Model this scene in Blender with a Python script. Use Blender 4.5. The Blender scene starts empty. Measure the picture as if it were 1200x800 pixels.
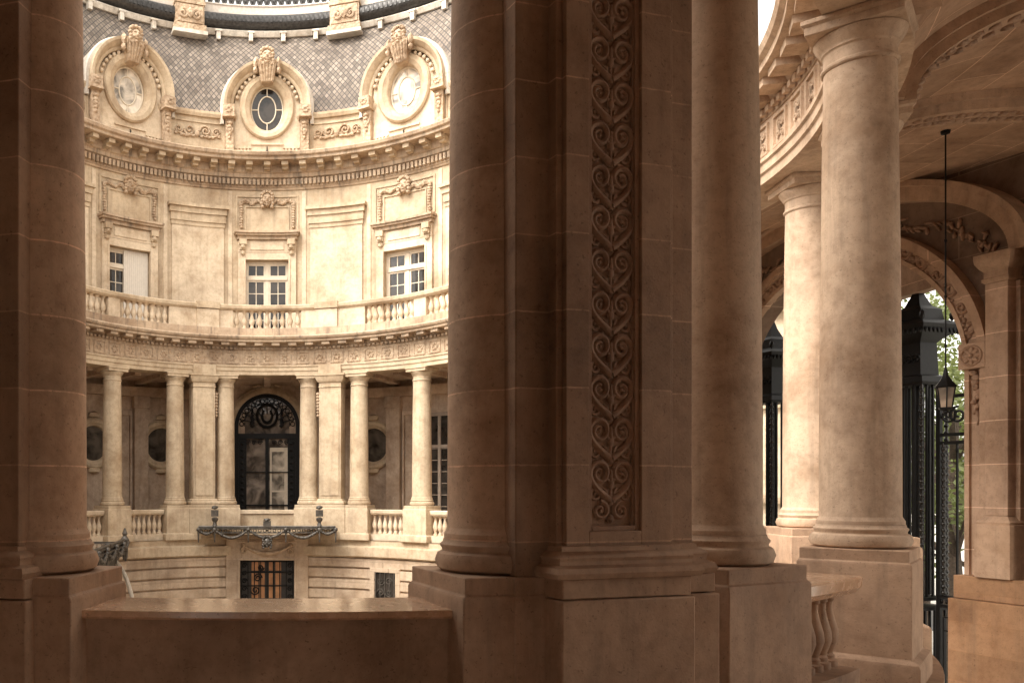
import bpy, bmesh, math, random
from mathutils import Vector, Matrix
random.seed(7)
R_ = math.radians
S = bpy.context.scene
COL = S.collection
PI = math.pi

# ------------------------------------------------------------------ basics
def link(o, parent=None):
    COL.objects.link(o)
    if parent is not None:
        o.parent = parent
    return o

def thing(name, label, cat, loc=(0, 0, 0), rz=0.0, group=None, kind=None):
    o = bpy.data.objects.new(name, None)
    o.empty_display_size = 0.2
    link(o)
    o.location = loc
    o.rotation_euler = (0, 0, rz)
    tag(o, label, cat, group, kind or 'thing')
    return o

def tag(o, label=None, cat=None, group=None, kind=None):
    if label: o['label'] = label
    if cat: o['category'] = cat
    if group: o['group'] = group
    if kind: o['kind'] = kind
    return o

def rootmat(o):
    m = Matrix.Identity(4)
    while o is not None:
        m = Matrix.LocRotScale(o.location, o.rotation_euler, o.scale) @ m
        o = o.parent
    return m

def part(name, bm, mat, parent=None, world=False, smooth=True, bevel=0.0, ang=32, recalc=True):
    if recalc:
        bmesh.ops.recalc_face_normals(bm, faces=bm.faces)
    if world and parent is not None:
        bm.transform(rootmat(parent).inverted())
    me = bpy.data.meshes.new(name)
    bm.to_mesh(me); bm.free()
    for m in (mat if isinstance(mat, (list, tuple)) else [mat]):
        me.materials.append(m)
    if smooth:
        for p in me.polygons: p.use_smooth = True
        me.set_sharp_from_angle(angle=R_(ang))
    o = bpy.data.objects.new(name, me)
    link(o, parent)
    if bevel:
        b = o.modifiers.new('edge', 'BEVEL'); b.width = bevel; b.segments = 2
        b.limit_method = 'ANGLE'; b.angle_limit = R_(50)
    return o

def copy_tree(o, parent=None):
    c = o.copy(); COL.objects.link(c)
    if parent is not None: c.parent = parent
    for ch in list(o.children): copy_tree(ch, c)
    return c

BM = bmesh.new

# ------------------------------------------------------------------ shapes
def box(bm, x0, x1, y0, y1, z0, z1, nx=1):
    """box in x,y,z; nx divisions along x so that it can be bent"""
    rings = []
    for i in range(nx + 1):
        x = x0 + (x1 - x0) * i / nx
        rings.append([bm.verts.new((x, y0, z0)), bm.verts.new((x, y1, z0)), bm.verts.new((x, y1, z1)), bm.verts.new((x, y0, z1))])
    for a, b in zip(rings[:-1], rings[1:]):
        for k in range(4):
            bm.faces.new((a[k], a[(k + 1) % 4], b[(k + 1) % 4], b[k]))
    bm.faces.new(rings[0][::-1]); bm.faces.new(rings[-1])

def lathe(bm, prof, n=32, cx=0, cy=0, cz=0, sx=1, sy=1):
    rings = []
    for r, z in prof:
        rings.append([bm.verts.new((cx + sx * r * math.cos(2 * PI * k / n), cy + sy * r * math.sin(2 * PI * k / n), cz + z)) for k in range(n)])
    for a, b in zip(rings[:-1], rings[1:]):
        for k in range(n):
            bm.faces.new((a[k], a[(k + 1) % n], b[(k + 1) % n], b[k]))
    bm.faces.new(rings[0][::-1]); bm.faces.new(rings[-1])

def sqlathe(bm, prof, cx=0, cy=0, cz=0, asp=1.0):
    """square-plan stack of mouldings: profile of (half width, z)"""
    rings = []
    for r, z in prof:
        rings.append([bm.verts.new((cx + a * r * asp, cy + b * r, cz + z)) for a, b in ((-1, -1), (1, -1), (1, 1), (-1, 1))])
    for a, b in zip(rings[:-1], rings[1:]):
        for k in range(4):
            bm.faces.new((a[k], a[(k + 1) % 4], b[(k + 1) % 4], b[k]))
    bm.faces.new(rings[0][::-1]); bm.faces.new(rings[-1])

def rectlathe(bm, prof, x0, x1, y0, y1):
    """mouldings round a rectangle: profile of (offset, z)"""
    rings = []
    for d, z in prof:
        rings.append([bm.verts.new(p) for p in ((x0 - d, y0 - d, z), (x1 + d, y0 - d, z), (x1 + d, y1 + d, z), (x0 - d, y1 + d, z))])
    for a, b in zip(rings[:-1], rings[1:]):
        for k in range(4):
            bm.faces.new((a[k], a[(k + 1) % 4], b[(k + 1) % 4], b[k]))
    bm.faces.new(rings[0][::-1]); bm.faces.new(rings[-1])

def tube(bm, pts, rad, n=6, flat=None):
    """tapered tube along points; rad is a number or a list"""
    pts = [Vector(p) for p in pts]
    if not isinstance(rad, (list, tuple)): rad = [rad] * len(pts)
    t0 = (pts[1] - pts[0]).normalized()
    up = Vector((0, 1, 0)) if abs(t0.y) < 0.9 else Vector((1, 0, 0))
    rings = []
    for i, p in enumerate(pts):
        t = (pts[min(i + 1, len(pts) - 1)] - pts[max(i - 1, 0)])
        t = t.normalized() if t.length > 1e-9 else t0
        u = (up - t * up.dot(t))
        u = u.normalized() if u.length > 1e-6 else t.orthogonal().normalized()
        v = t.cross(u); up = u
        rings.append([bm.verts.new(p + (u * math.cos(2 * PI * k / n) * (flat or 1) + v * math.sin(2 * PI * k / n)) * rad[i]) for k in range(n)])
    for a, b in zip(rings[:-1], rings[1:]):
        for k in range(n):
            bm.faces.new((a[k], a[(k + 1) % n], b[(k + 1) % n], b[k]))
    bm.faces.new(rings[0][::-1]); bm.faces.new(rings[-1])

def blob(bm, c, r, sub=1, rz=0):
    r = (r, r, r) if not isinstance(r, (tuple, list)) else r
    m = Matrix.LocRotScale(Vector(c), Matrix.Rotation(rz, 3, 'Y').to_quaternion(), Vector(r))
    bmesh.ops.create_icosphere(bm, subdivisions=sub, radius=1.0, matrix=m)

def spiral(cx, cz, r0, r1, a0, turns, n=22, y=0.0):
    return [(cx + (r0 + (r1 - r0) * i / n) * math.cos(a0 + 2 * PI * turns * i / n), y,
             cz + (r0 + (r1 - r0) * i / n) * math.sin(a0 + 2 * PI * turns * i / n)) for i in range(n + 1)]

def loft(bm, loops, close_loop=True, cap0=False, cap1=False):
    vs = [[bm.verts.new(p) for p in l] for l in loops]
    n = len(vs[0])
    for a, b in zip(vs[:-1], vs[1:]):
        for k in range(n if close_loop else n - 1):
            bm.faces.new((a[k], a[(k + 1) % n], b[(k + 1) % n], b[k]))
    if cap0: bm.faces.new(vs[0][::-1])
    if cap1: bm.faces.new(vs[-1])

# oval court: two half circles and straight sides; a station is (centre y, nx, ny)
YN, YF = 11.9, 21.2
def near(deg): a = R_(deg); return (YN, math.sin(a), -math.cos(a))
def far(deg): a = R_(deg); return (YF, math.sin(a), math.cos(a))
def pt(st, r, z=0.0): return (r * st[1], st[0] + r * st[2], z)
def arc(f, a0, a1, step=2.0):
    n = max(1, int(math.ceil(abs(a1 - a0) / step)))
    return [f(a0 + (a1 - a0) * i / n) for i in range(n + 1)]
def straight(y0, y1, s, n=6): return [(y0 + (y1 - y0) * i / n, s, 0.0) for i in range(n + 1)]

def sweep(bm, prof, sts, closed=True, caps=True):
    """sweep a profile of (radius, z) along stations, with uv = metres"""
    uv = bm.loops.layers.uv.verify()
    rings, us, u = [], [], 0.0
    last = None
    for st in sts:
        ring = [bm.verts.new(pt(st, r, z)) for r, z in prof]
        mid = Vector(pt(st, sum(p[0] for p in prof) / len(prof)))
        if last is not None: u += (mid - last).length
        last = mid
        rings.append(ring); us.append(u)
    vs = [0.0]
    P = list(prof) + ([prof[0]] if closed else [])
    for a, b in zip(P[:-1], P[1:]): vs.append(vs[-1] + math.hypot(a[0] - b[0], a[1] - b[1]))
    m = len(prof)
    for i in range(len(rings) - 1):
        for k in range(m if closed else m - 1):
            f = bm.faces.new((rings[i][k], rings[i + 1][k], rings[i + 1][(k + 1) % m], rings[i][(k + 1) % m]))
            for l, c in zip(f.loops, ((us[i], vs[k]), (us[i + 1], vs[k]), (us[i + 1], vs[k + 1]), (us[i], vs[k + 1]))):
                l[uv].uv = c
    if closed and caps:
        bm.faces.new(rings[0][::-1]); bm.faces.new(rings[-1])

def pbox(bm, f, a0, a1, r0, r1, z0, z1, step=2.0):
    sweep(bm, [(r0, z0), (r1, z0), (r1, z1), (r0, z1)], arc(f, a0, a1, step))

def frame_far(deg, r, z=0.0): return pt(far(deg), r, z), R_(-deg)
def frame_near(deg, r, z=0.0): return pt(near(deg), r, z), R_(deg)

def bend(bm, r, deg, f=far, sgn=1):
    """flat (x along the wall, y away from the court viewer, z) -> round wall of radius r centred at deg"""
    for v in bm.verts:
        a = deg + math.degrees(v.co.x / r)
        v.co = Vector(pt(f(a), r + sgn * v.co.y, v.co.z))

# ------------------------------------------------------------------ materials
def newmat(name):
    m = bpy.data.materials.new(name); m.use_nodes = True
    nt = m.node_tree; nt.nodes.clear()
    out = nt.nodes.new('ShaderNodeOutputMaterial')
    b = nt.nodes.new('ShaderNodeBsdfPrincipled')
    nt.links.new(b.outputs[0], out.inputs[0])
    return m, nt, b

def nd(nt, typ, **kw):
    n = nt.nodes.new(typ)
    for k, v in kw.items():
        if k == 'ins':
            for kk, vv in v.items():
                if hasattr(vv, 'is_output'): nt.links.new(vv, n.inputs[kk])
                else: n.inputs[kk].default_value = vv
        else: setattr(n, k, v)
    return n

def math_(nt, op, a, b=None, c=None):
    ins = {0: a}
    if b is not None: ins[1] = b
    if c is not None: ins[2] = c
    return nd(nt, 'ShaderNodeMath', operation=op, ins=ins).outputs[0]

def ramp(nt, fac, stops):
    r = nd(nt, 'ShaderNodeValToRGB', ins={0: fac})
    e = r.color_ramp.elements
    while len(e) < len(stops): e.new(0.5)
    for el, (p, c) in zip(e, stops):
        el.position = p; el.color = c if len(c) == 4 else (*c, 1)
    return r.outputs[0]

def mix(nt, fac, a, b, blend='MIX'):
    n = nd(nt, 'ShaderNodeMix', data_type='RGBA', blend_type=blend)
    for idx, v in ((0, fac), (6, a), (7, b)):
        if hasattr(v, 'is_output'): nt.links.new(v, n.inputs[idx])
        else: n.inputs[idx].default_value = v if idx == 0 else (v if len(v) == 4 else (*v, 1))
    return n.outputs[2]

def stone(name, base, joints=None, stain=0.35, rough=0.75, bump=0.25, scale=1.0, stain_col=(0.10, 0.075, 0.055), carve=None, uvjoint=None, blocks=None, jcol=None, joint_w=0.012, spec=0.3, blotch=0.7):
    """limestone-like render: mottled colour, drips of soot, optional light joints every (pitch, offset) metres of height"""
    m, nt, b = newmat(name)
    geo = nd(nt, 'ShaderNodeNewGeometry')
    pos = geo.outputs['Position']
    n1 = nd(nt, 'ShaderNodeTexNoise', ins={'Vector': pos, 'Scale': 1.3 * scale, 'Detail': 8.0, 'Roughness': 0.62})
    n2 = nd(nt, 'ShaderNodeTexNoise', ins={'Vector': pos, 'Scale': 9.0 * scale, 'Detail': 6.0, 'Roughness': 0.7})
    n3 = nd(nt, 'ShaderNodeTexNoise', ins={'Vector': pos, 'Scale': 70.0 * scale, 'Detail': 4.0})
    mp = nd(nt, 'ShaderNodeMapping', ins={'Vector': pos, 'Scale': (6.0 * scale, 6.0 * scale, 0.45 * scale)})
    n4 = nd(nt, 'ShaderNodeTexNoise', ins={'Vector': mp.outputs[0], 'Scale': 1.0, 'Detail': 6.0, 'Roughness': 0.65})
    dark = tuple(c * k for c, k in zip(base, (0.72, 0.66, 0.60)))
    lite = tuple(min(1, c * k) for c, k in zip(base, (1.14, 1.16, 1.17)))
    c1 = ramp(nt, n1.outputs[0], [(0.30, dark), (0.52, base), (0.74, lite)])
    c2 = ramp(nt, n2.outputs[0], [(0.28, (0.72, 0.69, 0.66)), (0.55, (1, 1, 1)), (0.8, (1.0, 1.0, 1.0))])
    col = mix(nt, 0.8, c1, c2, 'MULTIPLY')
    if blocks or uvjoint:
        if uvjoint:
            vec = nd(nt, 'ShaderNodeUVMap').outputs[0]; w, h = uvjoint
        else:
            w, h = blocks
            sx = nd(nt, 'ShaderNodeSeparateXYZ', ins={0: pos})
            ad = math_(nt, 'ADD', sx.outputs[0], sx.outputs[1])
            vec = nd(nt, 'ShaderNodeCombineXYZ', ins={0: ad, 1: sx.outputs[2]}).outputs[0]
        br = nd(nt, 'ShaderNodeTexBrick', ins={'Vector': vec, 'Color1': (0.86, 0.83, 0.80, 1), 'Color2': (1.08, 1.06, 1.04, 1), 'Mortar': (1.0, 1.0, 1.0, 1), 'Scale': 1.0,
                                               'Mortar Size': joint_w * 0.6, 'Mortar Smooth': 0.1, 'Brick Width': w, 'Row Height': h})
        br.offset = 0.5
        col = mix(nt, 1.0, col, br.outputs[0], 'MULTIPLY')
        jc = jcol or tuple(min(1, c * 1.7) for c in base)
        col = mix(nt, math_(nt, 'MULTIPLY', br.outputs[1], 0.8), col, jc)
    if joints:
        pitch, off = joints
        z = nd(nt, 'ShaderNodeSeparateXYZ', ins={0: pos}).outputs[2]
        wob = math_(nt, 'MULTIPLY_ADD', n2.outputs[0], 0.012, z)
        fr = math_(nt, 'FRACT', math_(nt, 'DIVIDE', math_(nt, 'SUBTRACT', wob, off), pitch))
        ln = math_(nt, 'LESS_THAN', fr, joint_w / pitch)
        ln = math_(nt, 'MULTIPLY', ln, math_(nt, 'MULTIPLY_ADD', n2.outputs[0], 2.6, -0.72))
        idx = math_(nt, 'FLOOR', math_(nt, 'DIVIDE', math_(nt, 'SUBTRACT', wob, off), pitch))
        wn = nd(nt, 'ShaderNodeTexWhiteNoise', noise_dimensions='1D', ins={'W': idx})
        tone = nd(nt, 'ShaderNodeMapRange', ins={0: wn.outputs[0], 3: 0.85, 4: 1.08}).outputs[0]
        tc = nd(nt, 'ShaderNodeCombineColor', ins={0: tone, 1: tone, 2: tone}).outputs[0]
        col = mix(nt, 1.0, col, tc, 'MULTIPLY')
        jc = jcol or tuple(min(1, c * 1.75) for c in base)
        col = mix(nt, ln, col, jc)
    pores = nd(nt, 'ShaderNodeTexNoise', ins={'Vector': pos, 'Scale': 38.0 * scale, 'Detail': 3.0, 'Roughness': 0.8})
    pf = ramp(nt, pores.outputs[0], [(0.30, (0.45, 0.42, 0.40)), (0.40, (1, 1, 1))])
    col = mix(nt, 0.8, col, pf, 'MULTIPLY')
    blot = nd(nt, 'ShaderNodeTexNoise', ins={'Vector': pos, 'Scale': 0.55 * scale, 'Detail': 10.0, 'Roughness': 0.7, 'Distortion': 0.5})
    col = mix(nt, blotch, col, ramp(nt, blot.outputs[0], [(0.36, (0.58, 0.53, 0.50)), (0.50, (1, 1, 1)), (0.66, (1.12, 1.10, 1.06))]), 'MULTIPLY')
    if stain > 0:
        f = ramp(nt, n4.outputs[0], [(0.50, (0, 0, 0)), (0.72, (1, 1, 1))])
        col = mix(nt, math_(nt, 'MULTIPLY', f, stain), col, stain_col)
    nt.links.new(col, b.inputs['Base Color'])
    rr = nd(nt, 'ShaderNodeMapRange', ins={0: n2.outputs[0], 3: rough - 0.1, 4: rough + 0.12})
    nt.links.new(rr.outputs[0], b.inputs['Roughness'])
    b.inputs['Specular IOR Level'].default_value = spec
    h = math_(nt, 'MULTIPLY_ADD', n3.outputs[0], 0.35, n2.outputs[0])
    if carve:
        vo = nd(nt, 'ShaderNodeTexVoronoi', feature='SMOOTH_F1', ins={'Vector': pos, 'Scale': carve, 'Smoothness': 0.35})
        h = math_(nt, 'MULTIPLY_ADD', vo.outputs[0], -5.0, h)
    bp = nd(nt, 'ShaderNodeBump', ins={'Height': h, 'Strength': bump, 'Distance': 0.02})
    nt.links.new(bp.outputs[0], b.inputs['Normal'])
    return m

def plain(name, col, rough=0.5, metal=0.0, var=0.25, scale=12.0, bump=0.1, spec=0.5):
    m, nt, b = newmat(name)
    pos = nd(nt, 'ShaderNodeNewGeometry').outputs['Position']
    n = nd(nt, 'ShaderNodeTexNoise', ins={'Vector': pos, 'Scale': scale, 'Detail': 5.0})
    c = ramp(nt, n.outputs[0], [(0.3, tuple(x * (1 - var) for x in col)), (0.7, tuple(min(1, x * (1 + var)) for x in col))])
    nt.links.new(c, b.inputs['Base Color'])
    b.inputs['Roughness'].default_value = rough
    b.inputs['Metallic'].default_value = metal
    b.inputs['Specular IOR Level'].default_value = spec
    bp = nd(nt, 'ShaderNodeBump', ins={'Height': n.outputs[0], 'Strength': bump, 'Distance': 0.01})
    nt.links.new(bp.outputs[0], b.inputs['Normal'])
    return m

def slate_mat():
    m, nt, b = newmat('slate_scales')
    uv = nd(nt, 'ShaderNodeUVMap').outputs[0]
    s = nd(nt, 'ShaderNodeSeparateXYZ', ins={0: uv})
    u = math_(nt, 'DIVIDE', s.outputs[0], 0.19); v = math_(nt, 'DIVIDE', s.outputs[1], 0.24)
    p = math_(nt, 'ADD', u, v); q = math_(nt, 'SUBTRACT', u, v)
    fp = math_(nt, 'FRACT', p); fq = math_(nt, 'FRACT', q)
    fp.node.label = ''
    lp = math_(nt, 'LESS_THAN', fp, 0.15); lq = math_(nt, 'GREATER_THAN', fq, 0.85)
    edge = math_(nt, 'MAXIMUM', lp, lq)
    cell = nd(nt, 'ShaderNodeCombineXYZ', ins={0: math_(nt, 'FLOOR', p), 1: math_(nt, 'FLOOR', q)})
    wn = nd(nt, 'ShaderNodeTexWhiteNoise', ins={0: cell.outputs[0]})
    pos = nd(nt, 'ShaderNodeNewGeometry').outputs['Position']
    n = nd(nt, 'ShaderNodeTexNoise', ins={'Vector': pos, 'Scale': 0.9, 'Detail': 6.0})
    c = ramp(nt, wn.outputs[0], [(0.0, (0.12, 0.098, 0.078)), (1.0, (0.25, 0.205, 0.165))])
    c = mix(nt, 0.6, c, ramp(nt, n.outputs[0], [(0.3, (0.55, 0.5, 0.48)), (0.6, (1, 1, 1))]), 'MULTIPLY')
    c = mix(nt, edge, c, (0.05, 0.045, 0.045))
    nt.links.new(c, b.inputs['Base Color']); b.inputs['Roughness'].default_value = 0.75; b.inputs['Specular IOR Level'].default_value = 0.25
    hh = math_(nt, 'ADD', math_(nt, 'SUBTRACT', 1.0, fp), fq)
    bp = nd(nt, 'ShaderNodeBump', ins={'Height': hh, 'Strength': 0.6, 'Distance': 0.04})
    nt.links.new(bp.outputs[0], b.inputs['Normal'])
    return m

FAR = (0.52, 0.41, 0.285)
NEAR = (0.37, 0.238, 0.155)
M = {}
M['far'] = stone('court_limestone', FAR, blotch=0.45, stain=0.38, stain_col=(0.16, 0.11, 0.075))
M['far_lower'] = stone('court_lower_limestone', (0.49, 0.385, 0.285), stain=0.3, blocks=(1.4, 0.67), joint_w=0.012, jcol=(0.3, 0.22, 0.15))
M['far_pale'] = stone('court_pale_render', (0.62, 0.505, 0.37), blotch=0.45, stain=0.28, stain_col=(0.26, 0.18, 0.12))
M['far_dirty'] = stone('court_weathered_cornice', (0.47, 0.355, 0.25), stain=0.8, stain_col=(0.07, 0.055, 0.045))
M['far_carved'] = stone('court_carved_limestone', (0.48, 0.36, 0.25), stain=0.35, carve=9.0, bump=0.4, stain_col=(0.12, 0.08, 0.05))
M['far_lead'] = stone('pale_lead_flashing', (0.60, 0.55, 0.48), stain=0.4, rough=0.55)
M['gallery'] = stone('gallery_aged_stone', (0.50, 0.385, 0.29), stain=0.25)
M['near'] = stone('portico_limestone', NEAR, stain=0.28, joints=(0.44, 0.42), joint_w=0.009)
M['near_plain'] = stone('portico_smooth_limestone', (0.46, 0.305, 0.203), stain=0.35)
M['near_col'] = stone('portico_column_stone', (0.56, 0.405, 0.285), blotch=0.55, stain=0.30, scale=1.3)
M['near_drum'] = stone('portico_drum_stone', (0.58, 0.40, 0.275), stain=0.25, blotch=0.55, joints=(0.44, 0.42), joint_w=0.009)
M['near_carved'] = stone('portico_carved_stone', (0.38, 0.24, 0.16), stain=0.4, bump=0.35)
M['vault'] = stone('vault_stone', (0.46, 0.305, 0.205), stain=0.2, uvjoint=(1.5, 0.62), joint_w=0.012)
M['rib'] = stone('vault_rib_stone', (0.40, 0.26, 0.175), stain=0.3, carve=11.0, bump=0.6)
M['wall'] = stone('arcade_block_stone', (0.46, 0.31, 0.215), stain=0.25, blocks=(2.6, 0.66), joint_w=0.012)
M['dark_wall'] = stone('dark_spandrel_stone', (0.20, 0.132, 0.092), stain=0.4, blocks=(2.6, 0.66), joint_w=0.012, jcol=(0.32, 0.22, 0.15))  # block stone with a much darker base than the archivolt
M['blocks'] = stone('ochre_plinth_blocks', (0.33, 0.185, 0.10), blotch=0.35, stain=0.3, blocks=(0.92, 0.46), joint_w=0.006, jcol=(0.3, 0.15, 0.07), rough=0.55)
M['marble'] = stone('polished_ochre_marble', (0.72, 0.46, 0.29), stain=0.0, rough=0.25, bump=0.02, spec=0.6)
M['marble'].node_tree.nodes['Principled BSDF'].inputs['Coat Weight'].default_value = 1.0
M['marble'].node_tree.nodes['Principled BSDF'].inputs['Coat Roughness'].default_value = 0.12
M['iron'] = plain('black_wrought_iron', (0.008, 0.007, 0.0065), 0.5, 0.0, spec=0.2)
M['bead'] = plain('polished_iron_beads', (0.03, 0.027, 0.024), 0.22, 0.5, spec=0.6)
M['bronze'] = plain('aged_bronze', (0.085, 0.074, 0.062), 0.45, 0.3, var=0.5, scale=9, bump=0.3)
M['gutter'] = plain('dark_zinc_gutter', (0.05, 0.047, 0.045), 0.4, 0.6, var=0.4)
M['slate'] = slate_mat()
M['paint'] = plain('cream_window_paint', (0.62, 0.53, 0.41), 0.5, var=0.08)
M['brown_paint'] = plain('weathered_window_paint', (0.26, 0.20, 0.15), 0.6, var=0.15)
M['shutter'] = plain('pale_blind_cloth', (0.66, 0.60, 0.52), 0.8, var=0.06)
M['door_orange'] = plain('orange_door_finish', (0.32, 0.15, 0.065), 0.3, var=0.35, scale=5)
M['darkpanel'] = plain('dark_door_backing', (0.02, 0.017, 0.015), 0.4)
M['pinkroof'] = plain('pale_zinc_ridge', (0.50, 0.44, 0.38), 0.6, var=0.15)
def glass_mat(name, col, rough, noise=0.0):
    m, nt, b = newmat(name)
    pos = nd(nt, 'ShaderNodeNewGeometry').outputs['Position']
    n = nd(nt, 'ShaderNodeTexNoise', ins={'Vector': pos, 'Scale': 2.2, 'Detail': 3.0, 'Distortion': 0.6})
    c = ramp(nt, n.outputs[0], [(0.36, tuple(x * 0.4 for x in col)), (0.64, tuple(x * 2.0 for x in col))])  # mottled colour stands in for uneven reflections in the panes
    nt.links.new(c, b.inputs['Base Color'])
    b.inputs['Roughness'].default_value = rough
    b.inputs['Specular IOR Level'].default_value = 0.4
    bp = nd(nt, 'ShaderNodeBump', ins={'Height': n.outputs[0], 'Strength': 0.12, 'Distance': 0.05})
    nt.links.new(bp.outputs[0], b.inputs['Normal'])
    return m
M['glass'] = glass_mat('dark_window_glass', (0.022, 0.018, 0.015), 0.12)
M['glass_pale'] = glass_mat('curtained_window_glass', (0.36, 0.31, 0.25), 0.12)
M['glass_door'] = glass_mat('door_glass', (0.16, 0.13, 0.105), 0.06)
M['glass_round'] = glass_mat('oval_window_glass', (0.06, 0.05, 0.04), 0.1)
M['lamp_glass'] = glass_mat('frosted_lantern_glass', (0.20, 0.145, 0.10), 0.25)
M['bark'] = plain('tree_bark', (0.07, 0.05, 0.035), 0.9, var=0.4, scale=20, bump=0.5)
M['pave'] = stone('court_paving', (0.36, 0.31, 0.25), stain=0.2, blocks=(1.2, 1.2), joint_w=0.02, jcol=(0.2, 0.17, 0.13))
M['floor'] = stone('portico_floor_stone', (0.50, 0.36, 0.25), stain=0.2, rough=0.45)
M['road'] = plain('grey_asphalt', (0.055, 0.053, 0.05), 0.9, scale=30)
M['walk'] = plain('pale_pavement', (0.40, 0.38, 0.34), 0.9, scale=8)

def leaf_mat():
    m, nt, b = newmat('tree_leaves')
    pos = nd(nt, 'ShaderNodeNewGeometry').outputs['Position']
    n = nd(nt, 'ShaderNodeTexNoise', ins={'Vector': pos, 'Scale': 3.0, 'Detail': 4.0})
    c = ramp(nt, n.outputs[0], [(0.3, (0.07, 0.09, 0.03)), (0.7, (0.17, 0.19, 0.07))])
    nt.links.new(c, b.inputs['Base Color']); b.inputs['Roughness'].default_value = 0.6
    tr = nd(nt, 'ShaderNodeBsdfTranslucent', ins={0: (0.22, 0.27, 0.07, 1)})
    ms = nd(nt, 'ShaderNodeMixShader', ins={0: 0.35, 1: b.outputs[0], 2: tr.outputs[0]})
    nt.links.new(ms.outputs[0], [x for x in nt.nodes if x.type == 'OUTPUT_MATERIAL'][0].inputs[0])
    return m
M['leaf'] = leaf_mat()

# ------------------------------------------------------------------ column kit
ZB, ZT = 1.10, 5.30        # underside of the base, top of the capital
def shaft_prof(r, rt, z0, z1, n=16):
    out = [(r * 1.07, z0), (r * 1.07, z0 + 0.03), (r * 1.01, z0 + 0.06)]
    for i in range(n + 1):
        t = i / n
        e = r + (rt - r) * (t ** 1.7)
        out.append((e, z0 + 0.07 + (z1 - 0.05 - z0 - 0.07) * t))
    return out

def make_column(name, label, loc, rz, mats, group, half=0.40, foot=True, detail=40, r=0.30, ped=True, zt=5.30):
    t = thing(name, label, 'column', (loc[0], loc[1], 0.0), rz, group)
    ms, mp = mats
    rt = r * 0.89
    ZT = zt
    bm = BM(); lathe(bm, shaft_prof(r, rt, ZB + 0.20, ZT - 0.36), detail); part('shaft', bm, ms, t, ang=25)
    bm = BM()
    q = r / 0.30
    lathe(bm, [(0.33 * q, ZB + .002), (0.362 * q, ZB + 0.02), (0.378 * q, ZB + 0.065), (0.362 * q, ZB + 0.11), (0.335 * q, ZB + 0.125), (0.335 * q, ZB + 0.14),
               (0.345 * q, ZB + 0.152), (0.345 * q, ZB + 0.165), (0.33 * q, ZB + 0.178), (0.325 * q, ZB + 0.198), (0.30 * q, ZB + 0.198)], detail)
    part('base', bm, ms, t, ang=40)
    bm = BM()
    z = ZT - 0.36
    lathe(bm, [(rt - .02, z - .05), (rt + 0.010, z - .05), (rt + 0.022, z - .037), (rt + 0.022, z - .015), (rt + 0.003, z - 0.005), (rt + .002, z + 0.10), (rt + 0.018, z + 0.112), (rt + 0.02, z + 0.13),
               (rt + 0.035, z + 0.145), (rt + 0.068, z + 0.20), (rt + 0.078, z + 0.228), (rt + .06, z + .232)], detail)
    a = rt + 0.085
    sqlathe(bm, [(a, z + 0.233), (a, z + 0.30), (a + 0.025, z + 0.322), (a + 0.025, z + 0.358)])
    part('capital', bm, ms, t, ang=40, bevel=0.006)
    if ped:
        bm = BM()
        sqlathe(bm, [(half, ZB), (half, ZB - 0.10), (half + .012, ZB - 0.106), (half + 0.02, ZB - 0.125), (half + 0.02, 0.22), (half + 0.07, 0.19), (half + 0.08, 0.16), (half + 0.08, -0.2 if foot else 0.0)][::-1])
        part('pedestal', bm, mp, t, ang=30, bevel=0.008)
    return t

# ------------------------------------------------------------------ near ring: columns, piers, parapet
NG = 'columns of the near portico'
ZN = 5.65
cN = (M['near_drum'], M['near_plain'])
cR = (M['near_col'], M['near_plain'])
def near_col(x, y, label, mats, deg=None, half=0.40):
    if deg is None: deg = math.degrees(math.atan2(x, YN - y))
    return make_column('stone_column', label, (x, y), R_(deg), mats, NG, half, detail=64, zt=ZN)
near_col(-1.42, 5.27, 'shadowed brown column at the picture edge, beside the solid parapet and the bronze canopy', cN)
near_col(1.42, 5.27, 'dark brown column half built into the pier with the carved scroll panel', cN)
near_col(3.04, 5.83, 'smooth dark column standing just behind the carved pier, its edge lit', cR)
near_col(5.16, 7.43, 'big sunlit smooth column whose whole capital shows under the vault', cR, 47.5, 0.385)
near_col(6.55, 9.35, 'column almost hidden behind the big sunlit column, only its edge showing', cR, 66)
near_col(7.14, 11.25, 'slim pale column standing beyond the big sunlit one, partly covered by it', cR, 84)

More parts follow.
